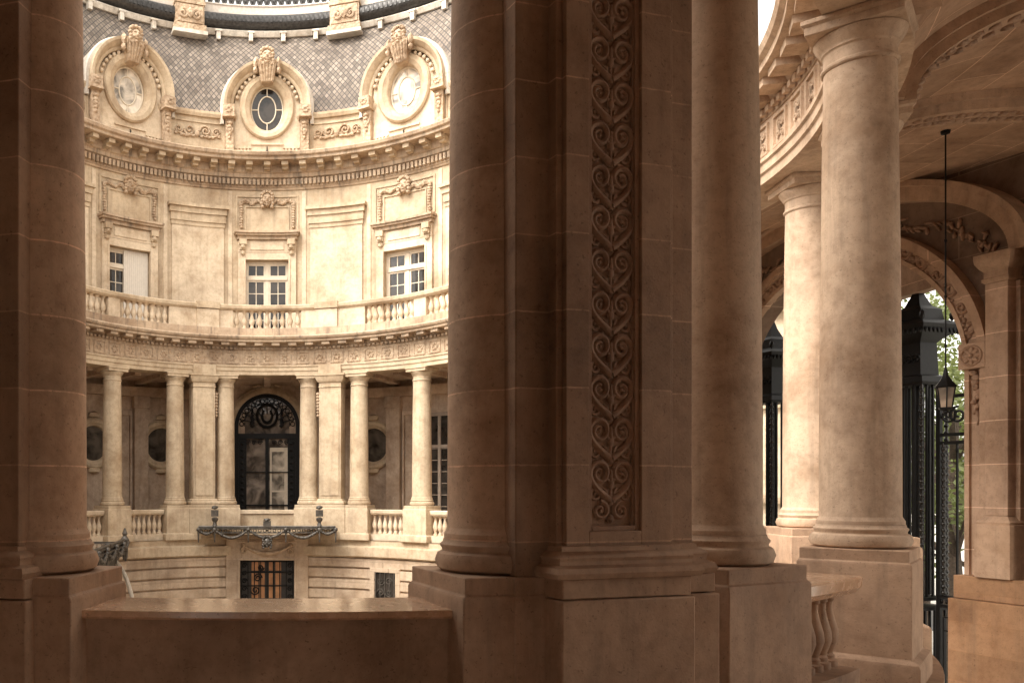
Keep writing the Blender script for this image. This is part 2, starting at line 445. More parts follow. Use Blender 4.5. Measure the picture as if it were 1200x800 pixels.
def scroll_motif(bm, z, w=0.098, h=0.245, y=0.0, rad=0.0135):
    """one heart of two scrolls with a leaf inside"""
    for s in (-1, 1):
        p = []
        for i in range(9):
            t = i / 8
            p.append((s * (0.006 + w * 0.92 * math.sin(t * PI * 0.5)), y, z + h * 0.62 * t))
        cx, cz, r0 = s * w * 0.50, z + h * 0.64, w * 0.48
        sp = []
        for i in range(1, 25):
            a = (i / 24) * 2 * PI * 1.35
            rr = r0 * (1 - 0.72 * i / 24)
            sp.append((cx + s * rr * math.cos(a), y, cz + rr * math.sin(a) * 1.05))
        pts = p + sp
        tube(bm, pts, [rad * (1.35 - 0.75 * i / len(pts)) for i in range(len(pts))], 6)
        blob(bm, (cx, y, cz), (0.014, 0.014, 0.014))
        # outer leaves in the corners
        for k in range(3):
            a = 0.5 + 0.42 * k
            tube(bm, [(s * 0.018, y, z - 0.01), (s * (0.018 + 0.045 * math.cos(a)), y - .004, z + 0.01 + 0.05 * math.sin(a)), (s * (0.03 + 0.085 * math.cos(a)), y, z + 0.015 + 0.06 * math.sin(a))], [0.006, 0.012, 0.004], 5)
    for s in (-1, 1):
        tube(bm, [(q[0], y, q[2]) for q in spiral(s * 0.098, z + 0.035, 0.040, 0.008, PI / 2, -s * 1.3, 16)], [0.012 - 0.0003 * i for i in range(17)], 5)
        for k in range(4):
            blob(bm, (s * (0.125 - 0.012 * k), y, z + 0.085 + 0.022 * k), (0.016, 0.010, 0.009), rz=s * (0.5 + .2 * k))
        for k in range(3):
            blob(bm, (s * (0.03 + 0.012 * k), y, z + h * (0.80 + 0.07 * k)), (0.010, 0.010, 0.018), rz=-s * .6)
    for k, (ww, dz) in enumerate(((0.026, 0.40), (0.018, 0.55), (0.012, 0.66))):
        blob(bm, (0, y - 0.004, z + h * dz), (ww, 0.016, 0.036))
    for s in (-1, 1):
        tube(bm, [(0, y, z + h * 0.38), (s * 0.022, y - .006, z + h * 0.50), (s * 0.04, y, z + h * 0.52)], [0.01, 0.012, 0.004], 5)
    tube(bm, [(0, y, z - h * 0.1), (0, y - .004, z + h * 0.3)], [0.016, 0.007], 6)

def make_near_pier(deg, label):
    loc, rz = frame_near(deg, 7.0)
    t = thing('stone_pier', label, 'pier', loc, rz, 'compound piers of the near portico')
    top = ZN
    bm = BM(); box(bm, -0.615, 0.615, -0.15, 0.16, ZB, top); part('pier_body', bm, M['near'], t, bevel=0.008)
    # pilaster with a sunk panel: two stiles, rails and the panel bed
    f, pb = -0.262, -0.205
    px = -0.028
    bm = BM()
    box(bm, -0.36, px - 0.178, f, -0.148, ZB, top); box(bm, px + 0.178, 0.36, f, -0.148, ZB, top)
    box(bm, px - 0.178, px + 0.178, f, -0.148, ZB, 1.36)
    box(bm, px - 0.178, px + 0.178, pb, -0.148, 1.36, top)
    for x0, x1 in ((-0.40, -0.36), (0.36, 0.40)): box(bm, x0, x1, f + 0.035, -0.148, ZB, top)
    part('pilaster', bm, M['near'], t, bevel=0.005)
    bm = BM()
    for a, b_ in ((px - 0.178, px - 0.148), (px + 0.148, px + 0.178)):
        box(bm, a, b_, f + .018, pb, 1.36, top)
        box(bm, a + .008 * (1 if a < px else -1), b_ + .008 * (1 if a < px else -1), f + .034, pb - .001, 1.39, top)
    box(bm, px - 0.148, px + 0.148, f + .018, pb, 1.36, 1.39)
    part('panel_frame', bm, M['near_carved'], t, bevel=0.004)
    bm = BM()
    for k in range(16):
        scroll_motif(bm, 1.535 + k * 0.245, 0.150 + random.uniform(-.006, .006), 0.245, pb - 0.006, 0.0185 + random.uniform(-.0015, .0015))
    for s in (-1, 1):
        tube(bm, spiral(s * 0.07, 1.475, 0.055, 0.012, PI * .5, s * 1.4, 26, pb - .006), [0.017 - 0.0004 * i for i in range(27)], 6)
        blob(bm, (s * 0.07, pb - .008, 1.475), 0.014)
    blob(bm, (0, pb - .008, 1.43), (0.025, 0.02, 0.03))
    for v in bm.verts: v.co.x += px
    part('carved_panel', bm, M['near_carved'], t, ang=60)
    # base mouldings that wrap body and pilaster
    prof = [(0.10, ZB), (0.115, ZB + .03), (0.105, ZB + 0.06), (0.07, ZB + 0.075), (0.065, ZB + 0.095), (0.075, ZB + 0.115), (0.062, ZB + .135), (0.03, ZB + 0.15), (0.022, ZB + 0.175), (0.003, ZB + 0.18)]
    bm = BM()
    rectlathe(bm, prof, -0.38, 0.38, f, -0.05)
    rectlathe(bm, [(d * 0.93, z - .002) for d, z in prof], -0.30, 0.60, -0.15, 0.12)
    part('base_moulding', bm, M['near_plain'], t, ang=40)
    bm = BM()
    box(bm, -0.435, 0.435, f - 0.075, 0.20, 0.985, ZB); box(bm, -0.63, 0.70, -0.168, 0.252, 0.983, ZB - .002); box(bm, .40, .705, -.235, .2, .984, ZB - .003)
    part('plinth', bm, M['near_plain'], t, bevel=0.008)
    bm = BM()
    box(bm, -0.45, 0.45, f - 0.09, 0.30, 0.0, 0.98); box(bm, -0.64, 0.72, -0.18, 0.47, 0.0, 0.978); box(bm, .40, .725, -.25, .2, 0, .977)
    part('pedestal', bm, M['near_plain'], t, bevel=0.01)
    return t
make_near_pier(16.3, 'massive dark pier faced with a tall panel of carved heart scrolls')
make_near_pier(-16.3, 'dark pier edge cut off by the left picture border, beside the shadowed column')

def make_parapet():
    t = thing('stone_parapet', 'solid low brown parapet with a polished ochre top between two columns', 'parapet', (0, 4.85, 0))
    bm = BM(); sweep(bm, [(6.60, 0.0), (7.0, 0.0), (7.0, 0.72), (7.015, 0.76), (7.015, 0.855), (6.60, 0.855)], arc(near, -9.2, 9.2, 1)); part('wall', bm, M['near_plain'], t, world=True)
    bm = BM(); sweep(bm, [(6.53, 0.857), (7.06, 0.857), (7.072, 0.87), (7.065, 0.905), (6.54, 0.915)], arc(near, -9.3, 9.3, 1)); part('top_slab', bm, M['marble'], t, world=True)
make_parapet()

BAL = [(0.075, 0.0), (0.075, 0.05), (0.05, 0.06), (0.055, 0.09), (0.04, 0.11), (0.06, 0.16), (0.083, 0.23), (0.078, 0.30), (0.05, 0.40), (0.036, 0.47), (0.038, 0.52), (0.052, 0.535), (0.05, 0.555), (0.075, 0.565), (0.075, 0.60)]
def baluster_bm(h, k=1.0, n=14):
    bm = BM(); lathe(bm, [(r * k, z * h / 0.60) for r, z in BAL], n); return bm

def make_balustrade(name, label, f, a0, a1, rm, z0, zb0, zb1, z1, ms, group=None, n=7, w=0.16, k=1.0, solid=()):
    """ring-shaped balustrade: base course, rail and turned balusters"""
    t = thing(name, label, 'balustrade', pt(f((a0 + a1) / 2), rm, z0), 0.0, group)
    bm = BM(); pbox(bm, f, a0, a1, rm - w - .03, rm + w + .03, z0, zb0, 1.5); part('base_course', bm, ms[0], t, world=True)
    bm = BM(); h = z1 - zb1
    sweep(bm, [(rm - w, zb1), (rm + w, zb1), (rm + w + .04, zb1 + h * .35), (rm + w + .05, zb1 + h * .9), (rm + w + .03, z1), (rm - w - .03, z1), (rm - w - .05, zb1 + h * .9), (rm - w - .04, zb1 + h * .35)], arc(f, a0, a1, 1.5))
    part('rail', bm, ms[1], t, world=True, ang=25)
    proto = None
    L = (a1 - a0) / n
    for i in range(n):
        p = pt(f(a0 + L * (i + .5)), rm, zb0)
        if proto is None:
            proto = part('baluster', baluster_bm(zb1 - zb0, k), ms[0], t); o = proto
        else:
            o = proto.copy(); link(o, t)
        o.location = Vector(p) - Vector(t.location)
    return t
make_balustrade('stone_balustrade', 'low shaded balustrade of turned balusters beside the big sunlit column', near, 29.5, 41.8, 6.78, 0.0, 0.20, 0.79, 0.92, (M['near_plain'], M['marble']), 'balustrades of the near portico', 9, 0.17, 0.95)
make_balustrade('stone_balustrade', 'balustrade between the big sunlit column and the one hidden behind it', near, 53.0, 62.0, 6.85, 0.0, 0.20, 0.74, 0.92, (M['near_plain'], M['marble']), 'balustrades of the near portico', 6, 0.17, 0.95)

# near entablature
def make_entablature_near():
    t = thing('portico_entablature', 'curved stone entablature with sculpted frieze panels resting on the near columns', 'entablature', (0, 4.9, 5.65))
    sh = lambda pr: [(r - 0.24 if r < 7.1 else r + 0.06, z) for r, z in pr]
    sts = straight(14.2, YN, -1, 3)[:-1] + arc(near, -90, 90, 2.25) + straight(YN, 14.2, 1, 3)[1:]
    bm = BM(); sweep(bm, sh([(6.85, 5.652), (7.14, 5.652), (7.14, 5.95), (6.79, 5.95), (6.79, 5.9), (6.82, 5.88), (6.82, 5.78), (6.85, 5.76)]), sts); part('architrave', bm, M['near_col'], t, world=True, ang=20)
    bm = BM(); sweep(bm, sh([(6.87, 5.95), (7.14, 5.95), (7.14, 6.47), (6.87, 6.47)]), sts)
    for k in range(-20, 21):
        a = k * 4.5
        if abs(a) < 30: continue
        for (x0, x1, z0, z1) in ((-.19, .19, 6., 6.03), (-.19, .19, 6.38, 6.41), (-.19, -.16, 6.031, 6.379), (.16, .19, 6.031, 6.379)):
            pbox(bm, near, a + math.degrees(x0 / 6.85), a + math.degrees(x1 / 6.85), 6.595, 6.64, z0, z1, 3)
        for s in (-1, 1):
            b2 = BM(); tube(b2, spiral(s * 0.055, 6.14, 0.05, 0.01, -PI / 2, s * 1.3, 16, -0.015), 0.014, 5); tube(b2, spiral(s * 0.045, 6.27, 0.045, 0.01, PI / 2, -s * 1.3, 16, -0.015), 0.013, 5)
            blob(b2, (0, -.02, 6.205), (.03, .02, .05))
            bend(b2, 6.63, a, near); me = bpy.data.meshes.new('t'); b2.to_mesh(me); b2.free(); bm.from_mesh(me); bpy.data.meshes.remove(me)
    part('frieze', bm, M['near_col'], t, world=True, ang=30)
    bm = BM()
    sweep(bm, sh([(7.14, 6.47), (7.14, 6.91), (6.37, 6.91), (6.35, 6.87), (6.38, 6.8), (6.44, 6.77), (6.44, 6.69), (6.48, 6.68), (6.75, 6.68), (6.78, 6.62), (6.84, 6.57), (6.85, 6.47)]), sts)
    for k in range(-20, 21):
        a = k * 4.5 + 2.25
        pbox(bm, near, a - 1.35, a + 1.35, 6.27, 6.57, 6.585, 6.679, 3)
    for k in range(-60, 61):
        pbox(bm, near, k * 1.5 - .42, k * 1.5 + .42, 6.52, 6.585, 6.49, 6.565, 3)
    part('cornice', bm, M['near_col'], t, world=True, ang=20)
make_entablature_near()

# ------------------------------------------------------------------ near loggia: floor, ceiling, vault, walls
def struct(name, bm, mat, **kw):
    o = part(name, bm, mat, None, **kw); o['kind'] = 'structure'; return o
bm = BM(); sweep(bm, [(6.45, -0.3), (15.0, -0.3), (15.0, 0.0), (6.45, 0.0)], arc(near, -75, 46, 3)); struct('portico_floor', bm, M['floor'])
t = thing('portico_base_wall', 'curved stone basement wall carrying the near balustrades and columns', 'wall', (0, 4.9, -3.2))
bm = BM(); sweep(bm, [(6.5, -3.2), (7.3, -3.2), (7.3, -0.302), (6.5, -0.302)], arc(near, -90, 90, 3)); part('masonry', bm, M['far_lower'], t, world=True)
bm = BM(); sweep(bm, [(6.45, -0.3), (7.4, -0.3), (7.4, 0.0), (6.45, 0.0)], arc(near, 46.2, 90, 3)); part('coping', bm, M['near_plain'], t, world=True)
bm = BM(); sweep(bm, [(7.21, 5.95), (15.2, 5.95), (15.2, 6.3), (7.21, 6.3)], arc(near, -76, 31, 3)); struct('portico_ceiling', bm, M['near_plain'])
t = thing('portico_rear_wall', 'plain stone wall closing the portico behind the viewer', 'wall', (0, -2.6, 0))
bm = BM(); sweep(bm, [(14.6, 0.0), (15.0, 0.0), (15.0, 5.9), (14.6, 5.9)], arc(near, -75, -9.5, 3)); sweep(bm, [(14.6, 0.0), (15.0, 0.0), (15.0, 5.9), (14.6, 5.9)], arc(near, -3.5, 46, 3)); sweep(bm, [(14.6, 2.6), (15.0, 2.6), (15.0, 5.9), (14.6, 5.9)], arc(near, -9.5, -3.5, 3)); part('masonry', bm, M['wall'], t, world=True)  # gap added in the unseen rear wall to let fill light in
t = thing('portico_side_wall', 'plain stone wall closing the portico far to the left', 'wall', pt(near(-62), 11, 0))
bm = BM(); pbox(bm, near, -63, -61, 7.2, 14.55, 0.0, 5.9); part('masonry', bm, M['wall'], t, world=True)

def vault_z(r):
    if r < 9.6:
        x = (9.6 - r) / 2.42; return 5.66 + 1.06 * max(0.0, 1 - x ** 2.2) ** (1 / 2.2)
    x = (r - 9.6) / 2.6; return 5.3 + 1.42 * max(0.0, 1 - x ** 3.6) ** (1 / 3.6)
def vault_prof(off=0.0):
    rs = [7.18 + 5.02 * (0.5 - 0.5 * math.cos(PI * i / 36)) for i in range(37)]
    out = []
    for i, r in enumerate(rs):
        a = Vector((rs[max(i - 1, 0)], vault_z(rs[max(i - 1, 0)]))); b = Vector((rs[min(i + 1, 36)], vault_z(rs[min(i + 1, 36)])))
        d = (b - a).normalized(); n = Vector((d.y, -d.x))
        out.append((r + n.x * off, vault_z(r) + n.y * off))
    return out
def make_vault():
    t = thing('vaulted_ceiling', 'brown jointed stone vault with carved ribs over the passage', 'vault', (8.5, 9.5, 5.45))
    sts = arc(near, 28, 90, 2) + straight(YN, 19, 1, 5)[1:]
    bm = BM(); sweep(bm, vault_prof(0.0) + vault_prof(-0.25)[::-1], sts); part('vault', bm, M['vault'], t, world=True, ang=20)
    for a in (48.5, 67.0, 86.0):
        w = 0.24
        st = arc(near, a - math.degrees(w / 9), a + math.degrees(w / 9), 2)
        bm = BM(); sweep(bm, vault_prof(0.21) + vault_prof(-0.02)[::-1], st)
        w2 = 0.31
        st = arc(near, a - math.degrees(w2 / 9), a + math.degrees(w2 / 9), 2)
        sweep(bm, vault_prof(0.10) + vault_prof(-0.03)[::-1], st)
        rb = part('rib', bm, M['near_plain'], t, world=True, ang=30)
        bm = BM()
        P = vault_prof(0.215)
        for i in range(len(P) - 1):
            L = math.hypot(P[i + 1][0] - P[i][0], P[i + 1][1] - P[i][1]); n = max(1, round(L / .13))
            for k in range(n):
                f_ = (k + .5) / n; r = P[i][0] + (P[i + 1][0] - P[i][0]) * f_; z = P[i][1] + (P[i + 1][1] - P[i][1]) * f_
                for s in (-1, 1):
                    blob(bm, pt(near(a + s * math.degrees(.09 / r)), r, z), (.065, .065, .035))
        part('rope_molding', bm, M['rib'], rb, world=True, ang=60)
make_vault()

# ------------------------------------------------------------------ arcade wall at the right, with its arch
W0 = Vector((11.25, 12.9, 0)); WRZ = math.atan2(-0.968, 0.25)
def make_arcade():
    t = thing('arcade_wall', 'block stone wall with a carved round arch opening onto the iron gate', 'wall', W0, WRZ)
    cx, zs, r = -2.94, 3.45, 2.36
    G = -3.2
    th = 0.35
    # wall masonry in pieces round the opening
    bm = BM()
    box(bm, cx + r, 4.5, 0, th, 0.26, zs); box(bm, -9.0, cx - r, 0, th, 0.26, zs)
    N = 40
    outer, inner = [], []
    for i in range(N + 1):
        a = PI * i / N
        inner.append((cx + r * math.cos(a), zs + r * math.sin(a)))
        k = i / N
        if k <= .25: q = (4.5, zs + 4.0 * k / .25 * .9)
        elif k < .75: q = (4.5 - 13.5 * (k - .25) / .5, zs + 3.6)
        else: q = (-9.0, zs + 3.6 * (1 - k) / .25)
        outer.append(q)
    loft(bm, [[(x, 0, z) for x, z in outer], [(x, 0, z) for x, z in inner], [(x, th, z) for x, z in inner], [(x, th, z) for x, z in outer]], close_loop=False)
    part('masonry', bm, M['dark_wall'], t, smooth=False)
    # archivolt: flat outer band, sunk carved band, inner roll
    def band(bm, r0, r1, y0, jamb):
        for (ra, rb, ya) in ((r0, r1, y0),):
            lo = []
            pts = [(1, -1.0)] + [(math.cos(PI * i / 48), math.sin(PI * i / 48)) for i in range(49)] + [(-1, -1.0)]
            for c, s in pts:
                z0 = zs + (0 if s == -1.0 else 1) * 0
                if s == -1.0:
                    lo.append([(cx + c * ra, ya, jamb), (cx + c * rb, ya, jamb), (cx + c * rb, 0.02, jamb), (cx + c * ra, 0.02, jamb)])
                else:
                    lo.append([(cx + c * ra, ya, zs + s * ra), (cx + c * rb, ya, zs + s * rb), (cx + c * rb, 0.02, zs + s * rb), (cx + c * ra, 0.02, zs + s * ra)])
            loft(bm, lo, cap0=True, cap1=True)
    bm = BM(); band(bm, 2.63, 2.75, -0.20, 0.262); band(bm, 2.59, 2.629, -0.15, 0.262); band(bm, 2.36, 2.43, -0.14, 0.262); band(bm, 2.431, 2.589, -0.09, 0.262)
    part('archivolt', bm, M['wall'], t, ang=30)
    bm = BM()
    rm = 2.51
    n = 19
    for i in range(n):                       # running leaf scroll in the sunk band
        a = R_(12) + R_(156) * (i + .5) / n
        c = Vector((cx + rm * math.cos(a), -0.10, zs + rm * math.sin(a)))
        sg = 1 if i % 2 else -1
        u = Vector((-math.sin(a), 0, math.cos(a))); v = Vector((math.cos(a), 0, math.sin(a)))
        loc = [c + u * (x * 1.15) + v * z for x, _, z in spiral(0, 0, 0.125, 0.02, sg * 0.6, sg * 1.2, 18)]
        tube(bm, loc, [0.036 - 0.0010 * k for k in range(19)], 6)
        for k in range(5):
            p = c + u * random.uniform(-.2, .2) + v * random.uniform(-.09, .09)
            blob(bm, p, (random.uniform(.025, .045), .035, random.uniform(.03, .05)), rz=random.random() * 3)
    part('carved_band', bm, M['near_carved'], t, ang=60)
    for s in (1, -1):
        x = cx + s * 2.53
        bm = BM(); box(bm, x - .20, x + .20, -0.23, 0.0, zs + 0.02, zs + 0.42)
        o = part('rosette_block', bm, M['wall'], t, bevel=.01)
        bm = BM()
        for k in range(8):
            a = 2 * PI * k / 8; blob(bm, (x + .085 * math.cos(a), -.235, zs + .22 + .085 * math.sin(a)), (.04, .03, .065), rz=PI / 2 - a)
        blob(bm, (x, -.25, zs + .22), .04)
        tube(bm, [(x + .15 * math.cos(2 * PI * k / 24), -.235, zs + .22 + .15 * math.sin(2 * PI * k / 24)) for k in range(25)], .018, 6)
        part('rosette', bm, M['near_carved'], o, ang=60)
        bm = BM()
        for k in range(9):
            blob(bm, (x + random.uniform(-.05, .05), -.12, zs - .04 - k * .075), (.075 - k * .005, .055, .055), rz=random.random())
        tube(bm, [(x - .02, -.11, zs - .6), (x + .03, -.11, zs - .75), (x, -.11, zs - .85)], [.035, .025, .01], 6)
        part('leaf_drop', bm, M['near_carved'], t, ang=60)
    # pilasters
    for x0 in (-0.03, ):
        bm = BM(); box(bm, x0 - .16, x0 + .16, -0.26, 0.0, 1.2, 4.72); box(bm, x0 - .22, x0 + .22, -0.10, 0.0, 0.262, 4.72)
        box(bm, x0 + .42, x0 + 1.6, -0.30, 0.0, 0.262, 5.2)
        o = part('pilaster', bm, M['wall'], t, bevel=.01)
        bm = BM(); rectlathe(bm, [(0, 4.722), (.03, 4.75), (.03, 4.79), (.01, 4.80), (.01, 4.90), (.05, 4.95), (.09, 5.03), (.10, 5.10), (.10, 5.16)], x0 - .16, x0 + .16, -.26, 0.05)
        part('capital', bm, M['near_plain'], o, ang=30)
        bm = BM(); rectlathe(bm, [(.09, 0.262), (.09, 1.06), (.07, 1.07), (.08, 1.10), (.06, 1.13), (.03, 1.15), (.0, 1.198)], x0 - .16, x0 + .16, -.26, 0.05)
        part('base', bm, M['near_plain'], o, ang=30)
    # lunette rib above the arch
    lo = []
    for i in range(57):
        a = PI * i / 56
        def e(d): return (cx + (3.05 + d) * math.cos(a), 5.16 + (1.42 + d) * math.sin(a))
        (xa, za), (xb, zb), (xc, zc) = e(0), e(.24), e(.34)
        lo.append([(xa, -.22, za), (xb, -.22, zb), (xb, -.34, zb), (xc, -.34, zc), (xc, 0.1, zc), (xa, 0.1, za)])
    bm = BM(); loft(bm, lo, cap0=True, cap1=True); part('lunette_rib', bm, M['near_plain'], t, ang=30)
    bm = BM()
    for k in range(110):
        a = R_(14) + R_(152) * k / 109
        q = random.uniform(-.11, .11)
        blob(bm, (cx + (2.75 + q) * math.cos(a), -.03, 5.0 + (1.22 + q) * math.sin(a)), (random.uniform(.06, .10), .045, random.uniform(.02, .035)), rz=-(a - PI / 2) + random.uniform(-.9, .9))
    part('leaf_trim', bm, M['near_carved'], t, ang=60)
    # ochre plinth: upper course, then proud block courses down to the paving
    for xa, xb in ((cx + r - .05, 5.0), (-9, cx - r + .05)):
        bm = BM(); e = .04
        box(bm, xa, xb, -0.30, th, -0.10, 0.26); box(bm, xa - (e if xa > -8 else 0), xb + (e if xb < 4 else 0), -0.36, th, G, -0.104)
        part('plinth', bm, M['blocks'], t, bevel=.012)
make_arcade()

# ------------------------------------------------------------------ iron gate beyond the arch
def bead_column(bm, x, y, z0, z1, r=0.035, pitch=0.105):
    tube(bm, [(x, y, z0), (x, y, z1)], r * .55, 6)
    n = int((z1 - z0) / pitch)
    for i in range(n): blob(bm, (x, y, z0 + (i + .5) * pitch), (r, r, r * 1.0))

def local_wall(x, y, z=0): return W0 + Vector((0.25, -0.968, 0)) * x + Vector((0.968, 0.25, 0)) * y + Vector((0, 0, z))
def make_gate_pier(x, label):
    G = -3.2
    t = thing('iron_gate_pier', label, 'gate pier', local_wall(x, 1.9, G), WRZ, 'wrought iron piers of the street gate')
    H = lambda z: z - G
    bm = BM()
    for a in (-.30, .30):
        for b in (-.30, .30): bead_column(bm, a, b, H(-0.4), H(3.55), 0.05, 0.13)
    part('bead_post', bm, M['bead'], t, ang=60)
    bm = BM()
    for a in (-.15, .0, .15):
        for b in (-.28, .28): box(bm, a - .018, a + .018, b - .018, b + .018, H(-.4), H(3.55))
    for b in (-.15, .0, .15):
        for a in (-.28, .28): box(bm, a - .018, a + .018, b - .018, b + .018, H(-.4), H(3.55))
    box(bm, -.07, .07, -.07, .07, H(-.4), H(3.55))
    part('grille', bm, M['iron'], t)
    bm = BM(); sqlathe(bm, [(.36, 0), (.36, H(-2.7)), (.33, H(-2.6))]); part('plinth', bm, M['iron'], t)
    bm = BM()
    for z0 in (-.44, -.62, -2.55): box(bm, -.33, .33, -.33, .33, H(z0) - .03, H(z0) + .03)
    for a in (-.28, -.09, .09, .28):
        for b in (-.29, .29): box(bm, a - .016, a + .016, b - .016, b + .016, H(-2.52), H(-.66)); box(bm, b - .0165, b + .0165, a - .0165, a + .0165, H(-2.52), H(-.66))
    for z0 in (-.85, -1.1, -1.35, -2.1): box(bm, -.28, .28, -.30, -.28, H(z0) - .014, H(z0) + .014)
    for a in (-.09, .09): tube(bm, spiral(a * 1.9, H(-1.75), .10, .02, 0, 1.5, 18, -.30), .018, 5)
    part('lower_grille', bm, M['iron'], t)
    bm = BM()
    sqlathe(bm, [(.33, H(3.55)), (.36, H(3.6)), (.34, H(3.7)), (.22, H(3.75)), (.20, H(4.35)), (.26, H(4.42)), (.44, H(4.56)), (.48, H(4.66)), (.44, H(4.70)), (.28, H(4.78)), (.25, H(4.98)), (.15, H(5.06)), (.08, H(5.25)), (.03, H(5.45))])
    for a in (-.36, .36):
        for b in (-.36, .36): blob(bm, (a, b, H(4.83)), (.05, .05, .1))
    for k in range(-4, 5):
        for s in (-1, 1): blob(bm, (k * .098, s * .455, H(4.54)), (.035, .03, .06)); blob(bm, (s * .455, k * .098, H(4.54)), (.03, .035, .06))
    for k in range(-1, 2):
        tube(bm, [(p[0], -.235, p[2]) for p in spiral(k * .13, H(4.05), .085, .02, 0, 1.5, 18)], .02, 5)
    part('canopy_roof', bm, M['iron'], t, ang=30)
    return t
make_gate_pier(-2.92, 'black iron gate pier with a pagoda roof, tree leaves behind it')
make_gate_pier(-6.30, 'black iron gate pier seen in the slit beside the slim pale column')

def make_gate(x0, x1, label, n):
    G = -3.2
    t = thing('iron_gate', label, 'gate', local_wall((x0 + x1) / 2, 1.9, G), WRZ, 'wrought iron leaves of the street gate')
    H = lambda z: z - G
    w = (x1 - x0) / 2
    bm = BM()
    for a in (-w, w): box(bm, a - .035, a + .035, -.035, .035, H(-3.1), H(3.3))
    for z in (-3.05, -.55, -.38, 2.45, 2.6, 3.3): box(bm, -w, w, -.03, .03, H(z) - .03, H(z) + .03)
    part('frame', bm, M['iron'], t)
    bm = BM()
    for i in range(n):
        x = -w + 2 * w * (i + .5) / n
        box(bm, x - .014, x + .014, -.014, .014, H(-.36), H(2.45)); blob(bm, (x, 0, H(2.3)), (.03, .03, .06)); blob(bm, (x, 0, H(-.2)), (.03, .03, .06))
    part('bars', bm, M['iron'], t)
    for s in (-1, 1):
        bm = BM(); bead_column(bm, s * (w - .1), -.03, H(-.36), H(2.45), .05, .115); part('bead_post', bm, M['bead'], t, ang=60)
    m = max(2, int(2 * w / .45))
    for i in range(m):
        x = -w + 2 * w * (i + .5) / m
        for s in (-1, 1):
            bm = BM(); tube(bm, spiral(x + s * .09, H(2.95), .16, .02, PI / 2, s * 1.6, 24), .022, 5); part('scroll', bm, M['iron'], t, ang=60)
        bm = BM(); bx = .16
        for a in (-bx, bx): box(bm, x + a - .014, x + a + .014, -.015, .015, H(-2.2), H(-.75))
        for za in (-.75, -1.0, -2.2): box(bm, x - bx, x + bx, -.0155, .0155, H(za) - .014, H(za) + .014)
        box(bm, x - .014, x + .014, -.013, .013, H(-1.9), H(-1.0))
        box(bm, x - .09, x + .09, -.0145, .0145, H(-1.2) - .012, H(-1.2) + .012)
        for s in (-1, 1): tube(bm, spiral(x + s * .08, H(-2.65), .12, .02, PI / 2, s * 1.6, 20), .018, 5)
        part('key_panel', bm, M['iron'], t, ang=60)
    bm = BM()
    for k in range(int(2 * w / .09)):
        a = -w + .09 * (k + .5); blob(bm, (a, 0, H(-.465)), (.035, .025, .05))
    part('bead_moulding', bm, M['iron'], t, ang=60)
make_gate(-2.52, 0.9, 'black iron gate leaf with scrolls and beaded bars behind the arch jamb', 16)
make_gate(-5.80, -3.36, 'black iron gate leaf standing between the two roofed iron piers', 13)
make_gate(-9.6, -6.80, 'black iron gate leaf beyond the farther roofed iron pier', 13)

# hanging lantern
def make_lantern():
    x, y = 9.70, 12.2
    t = thing('hanging_lantern', 'iron lantern with frosted panes hanging on a long rod before the gate', 'lantern', (x, y, 2.75)); t.scale = (0.76, 0.76, 1.0)
    zt = vault_z(9.7) - 2.75
    bm = BM(); tube(bm, [(0, 0, .55), (0, 0, zt - .04)], .013, 8); lathe(bm, [(.015, zt - .06), (.07, zt - .045), (.08, zt - .004)], 16)
    for z in (.9, 1.6, 2.4): blob(bm, (0, 0, z), (.026, .026, .034))
    part('rod', bm, M['iron'], t)
    bm = BM(); lathe(bm, [(.17, .30), (.185, .315), (.17, .33), (.10, .40), (.05, .47), (.03, .55), (.012, .6)], 6)
    part('cap', bm, M['iron'], t, ang=20)
    bm = BM(); lathe(bm, [(.10, .02), (.147, .298)], 6); part('glass', bm, M['lamp_glass'], t, smooth=False)
    bm = BM()
    for k in range(6):
        a = 2 * PI * k / 6
        tube(bm, [(.105 * math.cos(a), .105 * math.sin(a), .015), (.155 * math.cos(a), .155 * math.sin(a), .305)], .012, 5)
    lathe(bm, [(.03, -.07), (.05, -.05), (.045, -.03), (.11, -.01), (.118, .018)], 6); blob(bm, (0, 0, -.09), .03)
    part('frame', bm, M['iron'], t)
make_lantern()

# ------------------------------------------------------------------ the palace round the far end of the court
PAL = thing('palace_building', 'pale curved stone palace with round dormers and slate mansard across the court', 'palace', (0, 29.0, -3.2))
def P(name, bm, mat, parent=None, **kw): return part(name, bm, mat, parent or PAL, world=True, **kw)
SIDE_L = straight(14.2, YF, -1, 4)[:-1]
SIDE_R = straight(YF, 14.2, 1, 4)[1:]
SIDE_G = straight(YF, 19.8, 1, 2)[1:]
def gall(step=2.0): return SIDE_L + arc(far, -90, 90, step) + SIDE_G
def full(step=2.0): return SIDE_L + arc(far, -90, 90, step) + SIDE_R
G = -3.2
# lower rusticated wall: profile with grooves
prof = [(6.9, G)]
z = G
zz = [G]
prof_in = []
edges = [-0.55 - 0.335 * k for k in range(8)][::-1]
edges[0] = G
for a, b in zip(edges[:-1], edges[1:]):
    prof_in += [(6.49, a + .024), (6.41, a + .034), (6.41, b - .034), (6.49, b - .024)]
bm = BM(); sweep(bm, [(6.9, -0.55), (6.9, G)] + [(6.49, G)] + prof_in + [(6.49, -0.55)], full()); P('lower_wall', bm, M['far_lower'], ang=20)
bm = BM(); sweep(bm, [(6.9, -0.55), (6.38, -0.55), (6.31, -0.50), (6.31, -0.22), (6.40, -0.19), (6.46, -0.17), (6.46, 0.0), (6.9, 0.0)], full()); P('string_course', bm, M['far'], ang=20)
bm = BM(); sweep(bm, [(6.44, 0.0), (9.62, 0.0), (9.62, -0.3), (6.91, -0.3), (6.91, -0.002), (6.44, -0.002)][::-1], gall()); P('gallery_floor', bm, M['far'])
